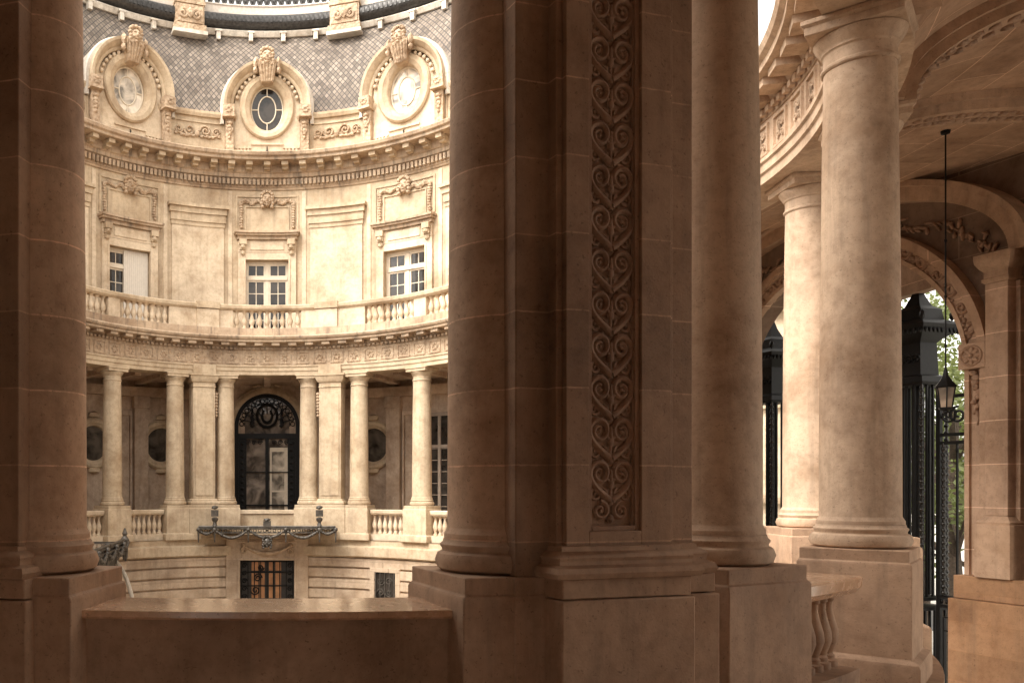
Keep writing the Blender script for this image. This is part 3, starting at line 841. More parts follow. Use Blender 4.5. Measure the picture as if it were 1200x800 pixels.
bm = BM(); sweep(bm, [(9.6, 0.0), (9.95, 0.0), (9.95, 6.4), (9.6, 6.4)], gall()); 
P('gallery_wall', bm, M['gallery'])
bm = BM(); sweep(bm, [(7.1, 5.35), (9.6, 5.35), (9.6, 5.5), (7.1, 5.5)], gall())
for k in range(-12, 13): pbox(bm, far, k * 7 - .8, k * 7 + .8, 7.12, 9.58, 5.22, 5.349, 2)
P('gallery_ceiling', bm, M['gallery'])
# ledges, panels and pilasters on the gallery wall
bm = BM()
for a0, a1 in ((-90, -9), (9, 90)):
    sweep(bm, [(9.36, 4.80), (9.6, 4.80), (9.6, 5.12), (9.28, 5.12), (9.30, 5.0)], arc(far, a0, a1)); sweep(bm, [(9.42, 0.0), (9.6, 0.0), (9.6, 0.30), (9.46, 0.30)], arc(far, a0, a1))
for s in (-1, 1):
    for a in (13.6, 27.6, 53):
        pbox(bm, far, s * a - 1.5, s * a + 1.5, 9.36, 9.6, 0.301, 4.4, 2); pbox(bm, far, s * a - 1.75, s * a + 1.75, 9.30, 9.6, 4.401, 4.799, 2)
    for a in (31.0,):
        for (x0, x1, z0, z1) in ((-1.6, -1.2, .6, 4.3), (1.2, 1.6, .6, 4.3), (-1.2, 1.2, 4.15, 4.3), (-1.2, 1.2, .6, .75)): pbox(bm, far, s * a + x0, s * a + x1, 9.50, 9.6, z0, z1, 2)
        pbox(bm, far, s * a - .8, s * a + .8, 9.54, 9.6, 1.0, 3.9, 2)
P('gallery_panelling', bm, M['gallery'])

def ellipse(cx, cz, a, b, y, n=48): return [(cx + a * math.cos(2 * PI * k / n), y, cz + b * math.sin(2 * PI * k / n)) for k in range(n)]
def round_window(deg, r, zc):
    loc, rz = frame_far(deg, r)
    bm = BM(); loft(bm, [ellipse(0, zc, .80, .86, .0), ellipse(0, zc, .80, .86, -.14), ellipse(0, zc, .74, .80, -.20), ellipse(0, zc, .64, .70, -.19), ellipse(0, zc, .58, .64, -.12), ellipse(0, zc, .54, .60, -.11), ellipse(0, zc, .52, .58, -.008)])
    for k in (0, 1): blob(bm, (0, -.1, zc + (.95 if k == 0 else -.9)), (.24, .14, .14))
    bm.transform(Matrix.LocRotScale(loc, Matrix.Rotation(rz, 3, 'Z').to_quaternion(), None))
    o = P('round_window', bm, M['far'], ang=40)
    bm = BM(); loft(bm, [ellipse(0, zc, .53, .59, -.012), ellipse(0, zc, .53, .59, -.004)], cap0=True, cap1=True)
    bm.transform(Matrix.LocRotScale(loc, Matrix.Rotation(rz, 3, 'Z').to_quaternion(), None)); P('pane', bm, M['glass_round'], o, smooth=False)
for a in (-23.0, 23.0, -37.8): round_window(a, 9.6, 3.15)
def TF(bm, loc, rz): bm.transform(Matrix.LocRotScale(Vector(loc), Matrix.Rotation(rz, 3, 'Z').to_quaternion(), None))

# gallery windows with small panes, half seen at the sides
for s in (1,):
    loc, rz = frame_far(37.6, 9.58)
    bm = BM(); 
    for (x0, x1, z0, z1) in ((-.75, -.62, .25, 4.2), (.62, .75, .25, 4.2), (-.62, .62, 4.07, 4.2), (-.05, .05, .25, 4.07), (-.62, -.051, 3.0, 3.1), (.051, .62, 3.0, 3.1)): box(bm, x0, x1, -.09, -.0, z0, z1)
    for i in range(7):
        for sx in (-1, 1): box(bm, sx * .335 - .27, sx * .335 + .27, -.07, -.02, .62 + .39 * i, .645 + .39 * i)
    for sx in (-1, 1): box(bm, sx * .335 - .013, sx * .335 + .013, -.068, -.02, .26, 4.06)
    TF(bm, loc, rz); o = P('gallery_window', bm, M['brown_paint'])
    bm = BM(); box(bm, -.62, .62, -.03, -.012, .26, 4.07); TF(bm, loc, rz); P('pane', bm, M['glass'], o, smooth=False)

# great arched door in the middle of the gallery
def make_arched_door():
    loc, rz = frame_far(0, 9.6)
    zs, r = 3.86, 1.17
    bm = BM()
    def arch(ra, rb, y0, z0):
        pts = [(1, None)] + [(math.cos(PI * i / 40), math.sin(PI * i / 40)) for i in range(41)] + [(-1, None)]
        lo = []
        for c, s_ in pts:
            za = z0 if s_ is None else zs + s_ * ra; zb = z0 if s_ is None else zs + s_ * rb
            lo.append([(c * ra, y0, za), (c * rb, y0, zb), (c * rb, .05, zb), (c * ra, .05, za)])
        loft(bm, lo, cap0=True, cap1=True)
    arch(1.17, 1.32, -.22, 0.0); arch(1.321, 1.42, -.16, 0.0)
    box(bm, -.22, .22, -.3, 0.0, zs + 1.19, zs + 1.46)
    tube(bm, [(-.5, -.18, zs + 1.40), (-.3, -.25, zs + 1.47), (-.2, -.27, zs + 1.42)], .06, 6); tube(bm, [(.5, -.18, zs + 1.40), (.3, -.25, zs + 1.47), (.2, -.27, zs + 1.42)], .06, 6)
    TF(bm, loc, rz); dr = P('arched_door', bm, M['far'], ang=30)
    bm = BM()
    arch(1.03, 1.168, -.14, 0.0)
    box(bm, -1.03, 1.03, -.15, -.03, 3.42, 3.60); box(bm, -.06, .06, -.15, -.03, 0, 3.42)
    for s in (-1, 1):
        box(bm, s * .885 - .145, s * .885 + .145, -.10, -.03, 0, 3.42)
        for k in range(14): blob(bm, (s * .885, -.11, .25 + k * .23), (.085, .035, .075))
        box(bm, s * .4 - .34, s * .4 + .34, -.12, -.05, 1.0, 1.05) ; box(bm, s * .4 - .34, s * .4 + .34, -.12, -.05, 2.2, 2.23)
        for k in range(3): tube(bm, spiral(s * (.25 + .22 * k), 3.28, .09, .015, 0, 1.5, 18, -.11), .017, 5)
    # fan light: wreath in the middle, radiating bars, a ring of beads
    tube(bm, [(.36 * math.cos(2 * PI * k / 28), -.12, zs + .37 + .40 * math.sin(2 * PI * k / 28)) for k in range(29)], .055, 6)
    tube(bm, [(.18 * math.cos(R_(125 + 290 * k / 20)), -.12, zs + .37 + .24 * math.sin(R_(125 + 290 * k / 20))) for k in range(21)], [.03 + .03 * math.sin(PI * k / 20) for k in range(21)], 6)
    for k in range(1, 12):
        a = PI * k / 12
        tube(bm, [(.45 * math.cos(a), -.1, zs + .02 + .42 * math.sin(a)), (1.03 * math.cos(a), -.1, zs + 1.03 * math.sin(a))], .02, 5)
    for k in range(17):
        a = PI * (k + .5) / 17
        tube(bm, [(.92 * math.cos(a) + .075 * math.cos(q * PI / 5), -.11, zs + .92 * math.sin(a) + .075 * math.sin(q * PI / 5)) for q in range(11)], .014, 4)
    for s in (-1, 1):
        for k in range(7): blob(bm, (s * (.52 + .02 * (k % 2)), -.11, zs + .02 + .09 * k), (.10 - .01 * k, .04, .07))
    tube(bm, [(.82 * math.cos(PI * k / 30), -.1, zs + .82 * math.sin(PI * k / 30)) for k in range(31)], .016, 5)
    TF(bm, loc, rz); P('iron_frame', bm, M['iron'], dr, ang=50)
    bm = BM(); n = 32
    prof2 = [(1.10 * math.cos(PI * k / n), zs + 1.10 * math.sin(PI * k / n)) for k in range(n + 1)]
    loft(bm, [[(1.1, -.035, 0.0)] + [(x, -.035, z) for x, z in prof2] + [(-1.1, -.035, 0.0)], [(1.1, -.02, 0.0)] + [(x, -.02, z) for x, z in prof2] + [(-1.1, -.02, 0.0)]], cap0=True, cap1=True)
    TF(bm, loc, rz); P('glass', bm, M['glass_door'], dr, smooth=False)
    bm = BM()      # inner pale leaf standing open behind the right glass
    for (x0, x1, z0, z1) in ((.10, .17, .3, 3.1), (.62, .74, .3, 3.1), (.17, .62, 2.95, 3.1), (.17, .62, .3, .5), (.17, .62, 1.5, 1.56)): box(bm, x0, x1, -.060, -.037, z0, z1)
    TF(bm, loc, rz); P('inner_leaf', bm, M['paint'], dr)
    bm = BM(); box(bm, .17, .62, -.046, -.038, .5, 2.95); TF(bm, loc, rz); P('leaf_pane', bm, M['glass_pale'], dr, smooth=False)
make_arched_door()

# entablature of the far colonnade
bm = BM(); sweep(bm, [(6.50, 5.302), (7.14, 5.302), (7.14, 5.60), (6.44, 5.60), (6.44, 5.56), (6.47, 5.54), (6.47, 5.43), (6.50, 5.41)], full())
for s in (-1, 1): pbox(bm, far, s * 14.8, s * 21.4, 6.42, 6.52, 5.31, 5.598, 2)
P('architrave', bm, M['far'], ang=20)
bm = BM(); sweep(bm, [(6.52, 5.60), (7.14, 5.60), (7.14, 6.10), (6.52, 6.10)], full())
for k in range(-17, 18):
    a = k * 5.0
    for (x0, x1, z0, z1) in ((-.21, .21, 5.66, 5.69), (-.21, .21, 6.01, 6.04), (-.21, -.18, 5.691, 6.009), (.18, .21, 5.691, 6.009)):
        pbox(bm, far, a + math.degrees(x0 / 6.5), a + math.degrees(x1 / 6.5), 6.49, 6.53, z0, z1, 3)
    for kk in range(6):
        b2 = pt(far(a), 6.52, 5.85); an = kk * PI / 3
        q = pt(far(a + math.degrees(.08 * math.cos(an) / 6.5)), 6.52, 5.85 + .08 * math.sin(an)); blob(bm, q, .045)
P('frieze', bm, M['far_carved'], ang=30)
bm = BM(); sweep(bm, [(7.9, 6.10), (7.9, 6.50), (6.02, 6.50), (6.0, 6.46), (6.03, 6.40), (6.09, 6.37), (6.09, 6.31), (6.12, 6.30), (6.38, 6.30), (6.42, 6.24), (6.49, 6.18), (6.50, 6.10)], full())
for k in range(-17, 17): pbox(bm, far, k * 5 + 1.3, k * 5 + 3.7, 6.15, 6.45, 6.21, 6.299, 3)
for k in range(-66, 67): pbox(bm, far, k * 1.3 - .38, k * 1.3 + .38, 6.41, 6.47, 6.115, 6.18, 3)
P('colonnade_cornice', bm, M['far_dirty'], ang=20)

# upper storey
RW = 8.0
BAYS = (-34.3, 0.0, 34.3)
hw = math.degrees(0.74 / RW)
segs, a = [], -88.0
for b in BAYS: segs.append((a, b - hw)); a = b + hw
segs.append((a, 88.0))
bm = BM()
for a0, a1 in segs: pbox(bm, far, a0, a1, RW, RW + .5, 6.50, 9.42, 1.5)
pbox(bm, far, -88, 88, RW, RW + .5, 9.421, 12.3, 1.5)
P('upper_wall', bm, M['far'], ang=20)

def mask_head(bm, x, y, z, k=1.0):
    blob(bm, (x, y, z), (.15 * k, .14 * k, .19 * k), 2)
    blob(bm, (x, y - .13 * k, z - .01 * k), (.03 * k, .05 * k, .055 * k)); blob(bm, (x, y - .1 * k, z - .10 * k), (.06 * k, .05 * k, .02 * k))
    blob(bm, (x, y - .08 * k, z - .15 * k), (.05 * k, .06 * k, .04 * k))
    for s in (-1, 1):
        blob(bm, (x + s * .055 * k, y - .11 * k, z + .06 * k), (.045 * k, .04 * k, .02 * k)); blob(bm, (x + s * .07 * k, y - .09 * k, z - .05 * k), (.045 * k, .05 * k, .045 * k))
        for q in range(5): blob(bm, (x + s * (.13 + .02 * (q % 2)) * k, y - .03, z + (.16 - .085 * q) * k), (.06 * k, .08 * k, .06 * k))
    for q in range(5):
        a = PI * (q + .5) / 5; blob(bm, (x + .14 * k * math.cos(a), y - .04 * k, z + .13 * k + .09 * k * math.sin(a)), (.06 * k, .08 * k, .06 * k))

def upper_window(deg, blind):
    o = None
    bm = BM()
    for s in (-1, 1):
        box(bm, min(s * .74, s * 1.0), max(s * .74, s * 1.0), -.09, 0.0, 6.5, 9.66, 2); box(bm, min(s * .74, s * .80), max(s * .74, s * .80), -.12, -.089, 6.5, 9.45, 1)
    box(bm, -.74, .74, -.09, 0.0, 9.42, 9.66, 6)
    box(bm, -1.0, 1.0, -.10, 0.0, 9.662, 10.08, 6); box(bm, -.58, .58, -.13, -.099, 9.74, 10.02, 4)
    bend(bm, RW, deg); o = P('window', bm, M['far_pale'], ang=30, bevel=.008)
    bm = BM()
    box(bm, -1.10, 1.10, -.30, 0, 10.20, 10.27, 6); box(bm, -1.14, 1.14, -.36, 0, 10.271, 10.34, 6); box(bm, -1.04, 1.04, -.20, 0, 10.085, 10.199, 6)
    bend(bm, RW, deg); P('hood_cornice', bm, M['far_dirty'], o, ang=20)
    for s in (-1, 1):
        bm = BM()
        box(bm, s * .84 - .13, s * .84 + .13, -.26, 0, 9.90, 10.082); box(bm, s * .84 - .11, s * .84 + .11, -.19, 0, 9.74, 9.899); box(bm, s * .84 - .08, s * .84 + .08, -.14, 0, 9.60, 9.739)
        blob(bm, (s * .84, -.2, 9.83), (.1, .08, .09)); blob(bm, (s * .84, -.14, 9.63), (.07, .06, .09))
        bend(bm, RW, deg); P('bracket', bm, M['far'], o)
    # casements
    fr = BM()
    y0, y1 = .18, .25
    def fb(x0, x1, z0, z1, d=0): box(fr, x0, x1, y0 - d, y1, z0, z1)
    fb(-.74, -.68, 6.5, 9.42); fb(.68, .74, 6.5, 9.42); fb(-.68, .68, 9.34, 9.42); fb(-.68, .68, 8.78, 8.88, .03); fb(-.055, .055, 6.5, 8.779, .02); fb(-.055, .055, 8.881, 9.339, .02)
    for s in (-1, 1):
        x0, x1 = sorted((s * .056, s * .679))
        for (za, zb, rows) in ((6.5, 8.779, 5), (8.881, 9.339, 1)):
            fb(x0, x0 + .06, za, zb, -.005); fb(x1 - .06, x1, za, zb, -.005); fb(x0 + .06, x1 - .06, za, za + .06, -.005); fb(x0 + .06, x1 - .06, zb - .06, zb, -.005)
            m = (x0 + x1) / 2; box(fr, m - .014, m + .014, y0 + .02, y1, za + .06, zb - .06)
            for i in range(1, rows):
                zz = za + (zb - za) * i / rows; box(fr, x0 + .06, x1 - .06, y0 + .022, y1 - .001, zz - .014, zz + .014)
    bend(fr, RW, deg); P('frame', fr, M['paint'], o)
    bm = BM(); box(bm, -.74, .74, .215, .235, 6.5, 9.42, 6); bend(bm, RW, deg); P('pane', bm, M['glass'], o, smooth=False)
    if blind:
        bm = BM(); n = 24
        for i in range(n):
            x0 = -.12 + .84 * i / n; x1 = -.12 + .84 * (i + 1) / n
            box(bm, x0, x1, .10 + .02 * (i % 2), .15, 6.5, 9.40)
        bend(bm, RW, deg); P('pleated_blind', bm, M['shutter'], o, smooth=False)
    # garland panel with a mask over the window
    bm = BM()
    for (x0, x1, z0, z1) in ((-1.08, 1.08, 11.56, 11.62), (-1.08, -1.02, 10.42, 11.559), (1.02, 1.08, 10.42, 11.559), (-.76, .76, 11.22, 11.25), (-.76, -.73, 10.42, 11.219), (.73, .76, 10.42, 11.219)): box(bm, x0, x1, -.04, 0, z0, z1, 4)
    bend(bm, RW, deg); gp = P('garland_panel', bm, M['far'])
    rnd = random.Random(int(deg * 10))
    for s in (-1, 1):
        bm = BM()
        for k in range(13):
            x = .22 + .70 * k / 12; zz = 11.40 + .05 * math.sin(k * .9)
            blob(bm, (s * x, -.05, zz), (.06, .06, .07 + .03 * rnd.random())); blob(bm, (s * x, -.04, zz - .07 * rnd.random()), .05)
        for k in range(11):
            zz = 11.38 - .085 * k; blob(bm, (s * (.89 + .03 * (rnd.random() - .5)), -.05, zz), (.085 - .002 * k, .06, .055)); blob(bm, (s * (.89 + .1 * (rnd.random() - .5)), -.03, zz), .045)
        bend(bm, RW, deg); P('garland', bm, M['far_carved'], gp, ang=60)
    bm = BM(); mask_head(bm, 0, -.10, 11.44, 1.25); bend(bm, RW, deg); P('mask', bm, M['far_carved'], gp, ang=60)
for d in BAYS: upper_window(d, d < -10)
for d in (-51.4, -17.1, 17.1, 51.4):
    bm = BM()
    box(bm, -.90, .90, -.06, 0, 6.5, 10.46, 6)
    for s in (-1, 1): box(bm, s * 1.12 - .07, s * 1.12 + .07, -.03, 0, 6.5, 11.75, 1)
    bend(bm, RW, d); bp_ = P('blank_panel', bm, M['far_pale'], ang=20)
    bm = BM()
    box(bm, -.93, .93, -.09, 0, 10.462, 10.60, 6); box(bm, -.96, .96, -.13, 0, 10.602, 10.86, 6); box(bm, -1.0, 1.0, -.18, 0, 10.862, 11.05, 6); box(bm, -1.06, 1.06, -.26, 0, 11.052, 11.16, 6)
    bend(bm, RW, d); P('panel_cornice', bm, M['far'], bp_, ang=20)

# main cornice
bm = BM()
UP = arc(far, -88, 88, 1.5)
sweep(bm, [(8.5, 12.30), (8.5, 12.82), (7.14, 12.82), (7.11, 12.79), (7.14, 12.70), (7.22, 12.66), (7.22, 12.58), (7.26, 12.565), (7.72, 12.565), (7.74, 12.34), (7.80, 12.30)], UP)
sweep(bm, [(7.80, 12.30), (8.0, 12.30), (8.0, 11.80), (7.95, 11.80), (7.93, 11.86), (7.90, 11.88), (7.90, 12.14), (7.80, 12.18)], UP)
for k in range(-66, 67): pbox(bm, far, k * 1.08 - .32, k * 1.08 + .32, 7.78, 7.89, 11.93, 12.12, 3)
P('main_cornice', bm, M['far_dirty'], ang=20)
mod = None
for k in range(-15, 16):
    if mod is None:
        bm = BM(); pbox(bm, far, -.85, .85, 7.32, 7.73, 12.44, 12.56, 3); pbox(bm, far, -.72, .72, 7.52, 7.73, 12.36, 12.439, 3)
        for v in bm.verts: v.co.y -= YF
        mod = part('modillion', bm, M['far'], PAL); o = mod
    else: o = mod.copy(); link(o, PAL)
    o.location = Vector((0, YF, 0)) - Vector(PAL.location); o.rotation_euler = (0, 0, R_(-k * 4.6))

# attic, dormers, roof
for a0, a1 in ((-88, -41.6), (-27.0, -7.3), (7.3, 27.0), (41.6, 88)):
    bm = BM(); pbox(bm, far, a0, a1, 8.05, 8.5, 12.82, 14.2, 1.5); sweep(bm, [(7.97, 14.2), (8.6, 14.2), (8.6, 14.38), (7.93, 14.38), (7.93, 14.30)], arc(far, a0, a1, 1.5))
    P('attic_wall', bm, M['far'], ang=20)
for d in (-51.4, -17.1, 17.1, 51.4):
    bm = BM()
    for (x0, x1, z0, z1) in ((-.95, .95, 14.0, 14.05), (-.95, .95, 13.0, 13.05), (-.95, -.9, 13.051, 13.999), (.9, .95, 13.051, 13.999)): box(bm, x0, x1, -.04, 0, z0, z1, 4)
    bend(bm, 8.05, d); q = P('attic_panel', bm, M['far'])
    bm = BM()
    for s in (-1, 1):
        tube(bm, spiral(s * .28, 13.72, .19, .03, PI, -s * 1.5, 24, -.04), .035, 6); tube(bm, spiral(s * .65, 13.70, .14, .03, 0, s * 1.5, 24, -.04), .03, 6)
        tube(bm, [(s * .09, -.04, 13.55), (s * .4, -.04, 13.50), (s * .8, -.04, 13.62)], [.03, .045, .02], 6)
        for k in range(4): blob(bm, (s * (.15 + .2 * k), -.04, 13.52 + .03 * (k % 2)), (.07, .05, .05))
    blob(bm, (0, -.05, 13.62), (.1, .07, .13))
    bend(bm, 8.05, d); P('scroll_relief', bm, M['far_carved'], q, ang=60)

def dormer(deg, pale):
    loc, rz = frame_far(deg, 7.93)
    zc = 14.60
    X = lambda b: TF(b, loc, rz)
    A, B = .57, .78
    n = 64
    bm = BM()
    inn, out = [], []
    for k in range(n):
        a = 2 * PI * k / n; c, s = math.cos(a), math.sin(a)
        inn.append((A * c, zc + B * s))
        if s >= 0: out.append((1.12 * c, zc + 1.12 * s))
        else:
            tx = 1.12 / abs(c) if abs(c) > 1e-6 else 1e9; tz = 1.78 / abs(s)
            m_ = min(tx, tz); out.append((m_ * c, zc + m_ * s))
    loft(bm, [[(x, .5, z) for x, z in out], [(x, -.02, z) for x, z in out], [(x, -.02, z) for x, z in inn], [(x, .32, z) for x, z in inn]])
    # apron: stepped moulding and brackets
    box(bm, -.55, .55, -.075, -.02, 13.32, 13.38); 
    for s in (-1, 1):
        box(bm, s * .82 - .27, s * .82 + .27, -.07, -.02, 13.20, 13.26)
        for k in range(4): box(bm, s * .82 - .21 + .12 * k, s * .82 - .15 + .12 * k, -.065, -.02, 13.05, 13.199)
    X(bm); o = P('dormer', bm, M['far_pale'], ang=30)
    bm = BM(); loft(bm, [ellipse(0, zc, .93, 1.10, -.02, 64), ellipse(0, zc, .93, 1.10, -.10, 64), ellipse(0, zc, .88, 1.05, -.15, 64), ellipse(0, zc, .74, .93, -.14, 64), ellipse(0, zc, .70, .89, -.10, 64), ellipse(0, zc, .62, .83, -.08, 64), ellipse(0, zc, .57, .78, -.02, 64), ellipse(0, zc, .55, .76, .12, 64)])
    X(bm); P('oval_surround', bm, M['far'], o, ang=40)
    bm = BM(); loft(bm, [ellipse(0, zc, .57, .78, .18), ellipse(0, zc, .57, .78, .20)], cap0=True, cap1=True); X(bm); P('pane', bm, M['glass_pale'] if pale else M['glass'], o, smooth=False)
    bm = BM()
    e = ellipse(0, zc, .30, .46, .165, 32); tube(bm, e + [e[0]], .022, 6)
    e = ellipse(0, zc, .545, .755, .165, 40); tube(bm, e + [e[0]], .03, 6)
    for p0, p1 in (((-.3, 0), (-.55, 0)), ((.3, 0), (.55, 0)), ((0, .46), (0, .76)), ((0, -.46), (0, -.76))): tube(bm, [(p0[0], .165, zc + p0[1]), (p1[0], .165, zc + p1[1])], .02, 6)
    X(bm); P('glazing_bars', bm, M['paint'], o)
    # arched hood
    bm = BM(); lo = []
    for i in range(41):
        a = R_(-6) + R_(192) * i / 40; c, s = math.cos(a), math.sin(a)
        pr = [(1.14, .3), (1.14, -.10), (1.18, -.14), (1.24, -.15), (1.27, -.24), (1.33, -.30), (1.37, -.36), (1.45, -.38), (1.46, .3)]
        lo.append([(r * c, y, zc + r * s * 1.04) for r, y in pr])
    loft(bm, lo, cap0=True, cap1=True); X(bm); P('arched_hood', bm, M['far'], o, ang=35)
    for s in (-1, 1):
        bm = BM()
        for k in range(6):
            a = PI / 2 - s * R_(24 + 10 * k); blob(bm, (1.055 * math.cos(a), -.10, zc + 1.10 * math.sin(a)), (.07, .07, .085))
        X(bm); P('bead_garland', bm, M['far_pale'], o, ang=60)
    for s in (-1, 1):
        bm = BM(); box(bm, s * 1.29 - .19, s * 1.29 + .19, -.40, .3, 14.22, 14.56); box(bm, s * 1.29 - .22, s * 1.29 + .22, -.43, .3, 14.15, 14.219)
        box(bm, s * 1.27 - .14, s * 1.27 + .14, -.22, .3, 12.83, 14.149)
        for k in range(6): a = k * PI / 3; blob(bm, (s * 1.29 + .08 * math.cos(a), -.41, 14.39 + .08 * math.sin(a)), (.05, .035, .05))
        for k in range(5): blob(bm, (s * 1.27, -.26 + .015 * k, 13.98 - .12 * k), (.115 - .012 * k, .09, .085))
        tube(bm, spiral(s * 1.27, 13.75, .11, .02, PI / 2, s * 1.4, 16, -.26), .03, 5)
        X(bm); P('console', bm, M['far_carved'], o, ang=50)
    bm = BM(); 
    loft(bm, [[(-.20, y, 15.36), (.20, y, 15.36), (.33, y2, 15.95), (-.33, y2, 15.95)] for y, y2 in ((-.30, -.52), (.2, .2))], cap0=True, cap1=True)
    for k in range(-2, 3): tube(bm, [(k * .075, -.31, 15.38), (k * .12, -.53, 15.93)], .03, 6)
    for s in (-1, 1): blob(bm, (s * .38, -.38, 15.95), (.10, .12, .22)); blob(bm, (s * .40, -.40, 15.70), (.09, .10, .12))
    X(bm); ks = P('keystone', bm, M['far_carved'], o, ang=40)
    bm = BM(); mask_head(bm, 0, -.42, 16.12, 1.3); X(bm); P('mask', bm, M['far_carved'], ks, ang=60)
    bm = BM(); lathe(bm, [(.04, 12.98), (.06, 13.02), (.05, 13.1), (.02, 13.16)], 8, 0, -.06); tube(bm, [(0, -.06, 13.15), (0, -.09, 13.22), (0, -.04, 13.26)], .02, 5); X(bm); P('hook', bm, M['iron'], o)
    # lead covered barrel behind the hood
    bm = BM(); lo = []
    for i in range(31):
        a = PI * i / 30; c, s = math.cos(a), math.sin(a)
        lo.append([(1.56 * c, -.16, zc + 1.56 * s), (1.60 * c, -.1, zc + 1.60 * s), (1.60 * c, 2.3, zc + 1.60 * s), (1.465 * c, 2.3, zc + 1.465 * s), (1.465 * c, -.16, zc + 1.465 * s)])
    lo = [[(1.60, -.1 if j < 2 else 2.3, 13.9) if False else (p[0], p[1], 14.0 if True else 0) for j, p in enumerate(lo[0])]] + lo + [[(p[0], p[1], 14.0) for p in lo[-1]]]
    loft(bm, lo, cap0=True, cap1=True); X(bm); P('lead_roof', bm, M['far_lead'], o, ang=30)
for d in BAYS: dormer(d, abs(d) > 10)

bm = BM()
mp_ = [(8.45, 14.2), (8.62, 14.9), (8.82, 15.7), (9.06, 16.5), (9.38, 17.25), (9.78, 17.95)]
sweep(bm, mp_ + [(10.3, 17.95), (9.2, 14.2)], UP); P('mansard_roof', bm, M['slate'], ang=25)
bm = BM()
sweep(bm, [(9.70, 17.952), (10.6, 17.952), (10.6, 18.16), (9.66, 18.16), (9.62, 18.10), (9.66, 18.02)], UP)
for k in range(-9, 10):
    a = k * 7.0 + 3.5; pbox(bm, far, a - .45, a + .45, 9.52, 9.70, 17.72, 18.0, 2); pbox(bm, far, a - .75, a + .75, 9.50, 9.69, 18.001, 18.07, 2)
P('eaves_ledge', bm, M['far_lead'], ang=20)
bm = BM()
sweep(bm, [(9.72 + .26 * math.cos(PI / 2 + PI * i / 10) * 1.0, 18.46 + .27 * math.sin(PI / 2 + PI * i / 10)) for i in range(11)] + [(10.4, 18.19), (10.4, 18.73)], UP); 
for k in range(-70, 71): pbox(bm, far, k - .22, k + .22, 9.44, 9.5, 18.36, 18.56, 3)
P('gutter_roll', bm, M['gutter'], ang=25)
bm = BM(); sweep(bm, [(9.72, 18.732), (10.5, 18.732), (10.5, 19.10), (9.70, 19.10), (9.68, 19.06), (9.72, 19.02)], UP); P('ridge_band', bm, M['pinkroof'], ang=20)
bm = BM()
pbox(bm, far, -88, 88, 9.90, 9.96, 19.102, 19.15); pbox(bm, far, -88, 88, 9.90, 9.96, 19.62, 19.70)
for k in range(-48, 49):
    a = k * 1.5
    for s in (-1, 1): tube(bm, [pt(far(a), 9.93, 19.14), pt(far(a + s * .4), 9.93, 19.32), pt(far(a + s * .75), 9.93, 19.63)], [.05, .04, .06], 5)
    blob(bm, pt(far(a), 9.93, 19.36), (.07, .05, .11))
P('roof_cresting', bm, M['gutter'])
for d in (-50.8, -16.9, 16.9, 50.8):
    loc, rz = frame_far(d, 9.4)
    bm = BM()
    box(bm, -.52, .52, -.02, .6, 18.02, 19.95); box(bm, -.58, .58, -.10, .6, 17.80, 18.019); box(bm, -.55, .55, -.07, .6, 18.75, 18.86); box(bm, -.46, .46, -.06, -.02, 18.08, 18.7)
    box(bm, -.2, .2, -.12, -.02, 18.95, 19.05)
    for s in (-1, 1): tube(bm, spiral(s * .25, 18.36, .18, .03, PI / 2, s * 1.4, 20, -.08), .045, 6); blob(bm, (s * .3, -.06, 19.35), (.12, .08, .2))
    blob(bm, (0, -.1, 18.4), (.12, .1, .2)); tube(bm, spiral(0, 19.4, .16, .03, 0, 1.5, 20, -.06), .05, 6)
    TF(bm, loc, rz); P('roof_block', bm, M['far_carved'], ang=40)
    bm = BM(); box(bm, -.62, .62, -.16, .5, 17.66, 17.79); TF(bm, loc, rz); P('flashing', bm, M['far_lead'])

# portal and grille in the lower wall
loc, rz = frame_far(0, 6.42)
bm = BM()
box(bm, -1.32, -.87, -.22, .1, G, .02); box(bm, .87, 1.32, -.22, .1, G, .02); box(bm, -.87, .87, -.20, .1, -.68, .01)
box(bm, -1.42, 1.42, -.34, .0, .022, .14); box(bm, -.95, .95, -.24, -.2, -.12, -.06)
for s in (-1, 1): box(bm, s * .91 - .04, s * .91 + .04, -.26, -.22, G, -.62)
box(bm, -.87, .87, -.26, -.2, -.68, -.60)
TF(bm, loc, rz); po = P('portal', bm, M['far_lower'], bevel=.01)
bm = BM()
tube(bm, [(-.72 + 1.44 * k / 20, -.24, -.24 - .22 * math.sin(PI * k / 20)) for k in range(21)], [.035 + .045 * math.sin(PI * k / 20) for k in range(21)], 8)
for s in (-1, 1): tube(bm, spiral(s * .74, -.36, .11, .02, PI / 2, -s * 1.5, 18, -.23), .035, 6); blob(bm, (s * .76, -.23, -.2), (.08, .06, .08))
TF(bm, loc, rz); P('swag', bm, M['far_carved'], po, ang=60)
bm = BM(); box(bm, -.87, .87, -.09, -.03, G, -.682); TF(bm, loc, rz); d_ = P('portal_door', bm, M['darkpanel'])
bm = BM()  # orange panels of uneven width set on the dark door backing
for x0, x1 in ((-.50, -.28), (-.24, -.08), (.06, .18), (.27, .45)):
    for z0, z1 in ((-1.02, -.74), (-1.9, -1.1), (-3.0, -2.0)): box(bm, x0, x1, -.115, -.088, z0, z1)
TF(bm, loc, rz); P('orange_panel', bm, M['door_orange'], d_)
bm = BM()
for k in range(9): box(bm, -.82 + .205 * k - .015, -.82 + .205 * k + .015, -.15, -.12, G, -.69)
for zz in (-.72, -1.06, -1.5, -1.95, -2.6): box(bm, -.86, .86, -.148, -.122, zz - .02, zz + .02)
for s in (-1, 1):
    for k in range(9): tube(bm, spiral(s * .73, -.85 - .25 * k, .085, .02, 0, 1.4, 14, -.135), .014, 4)
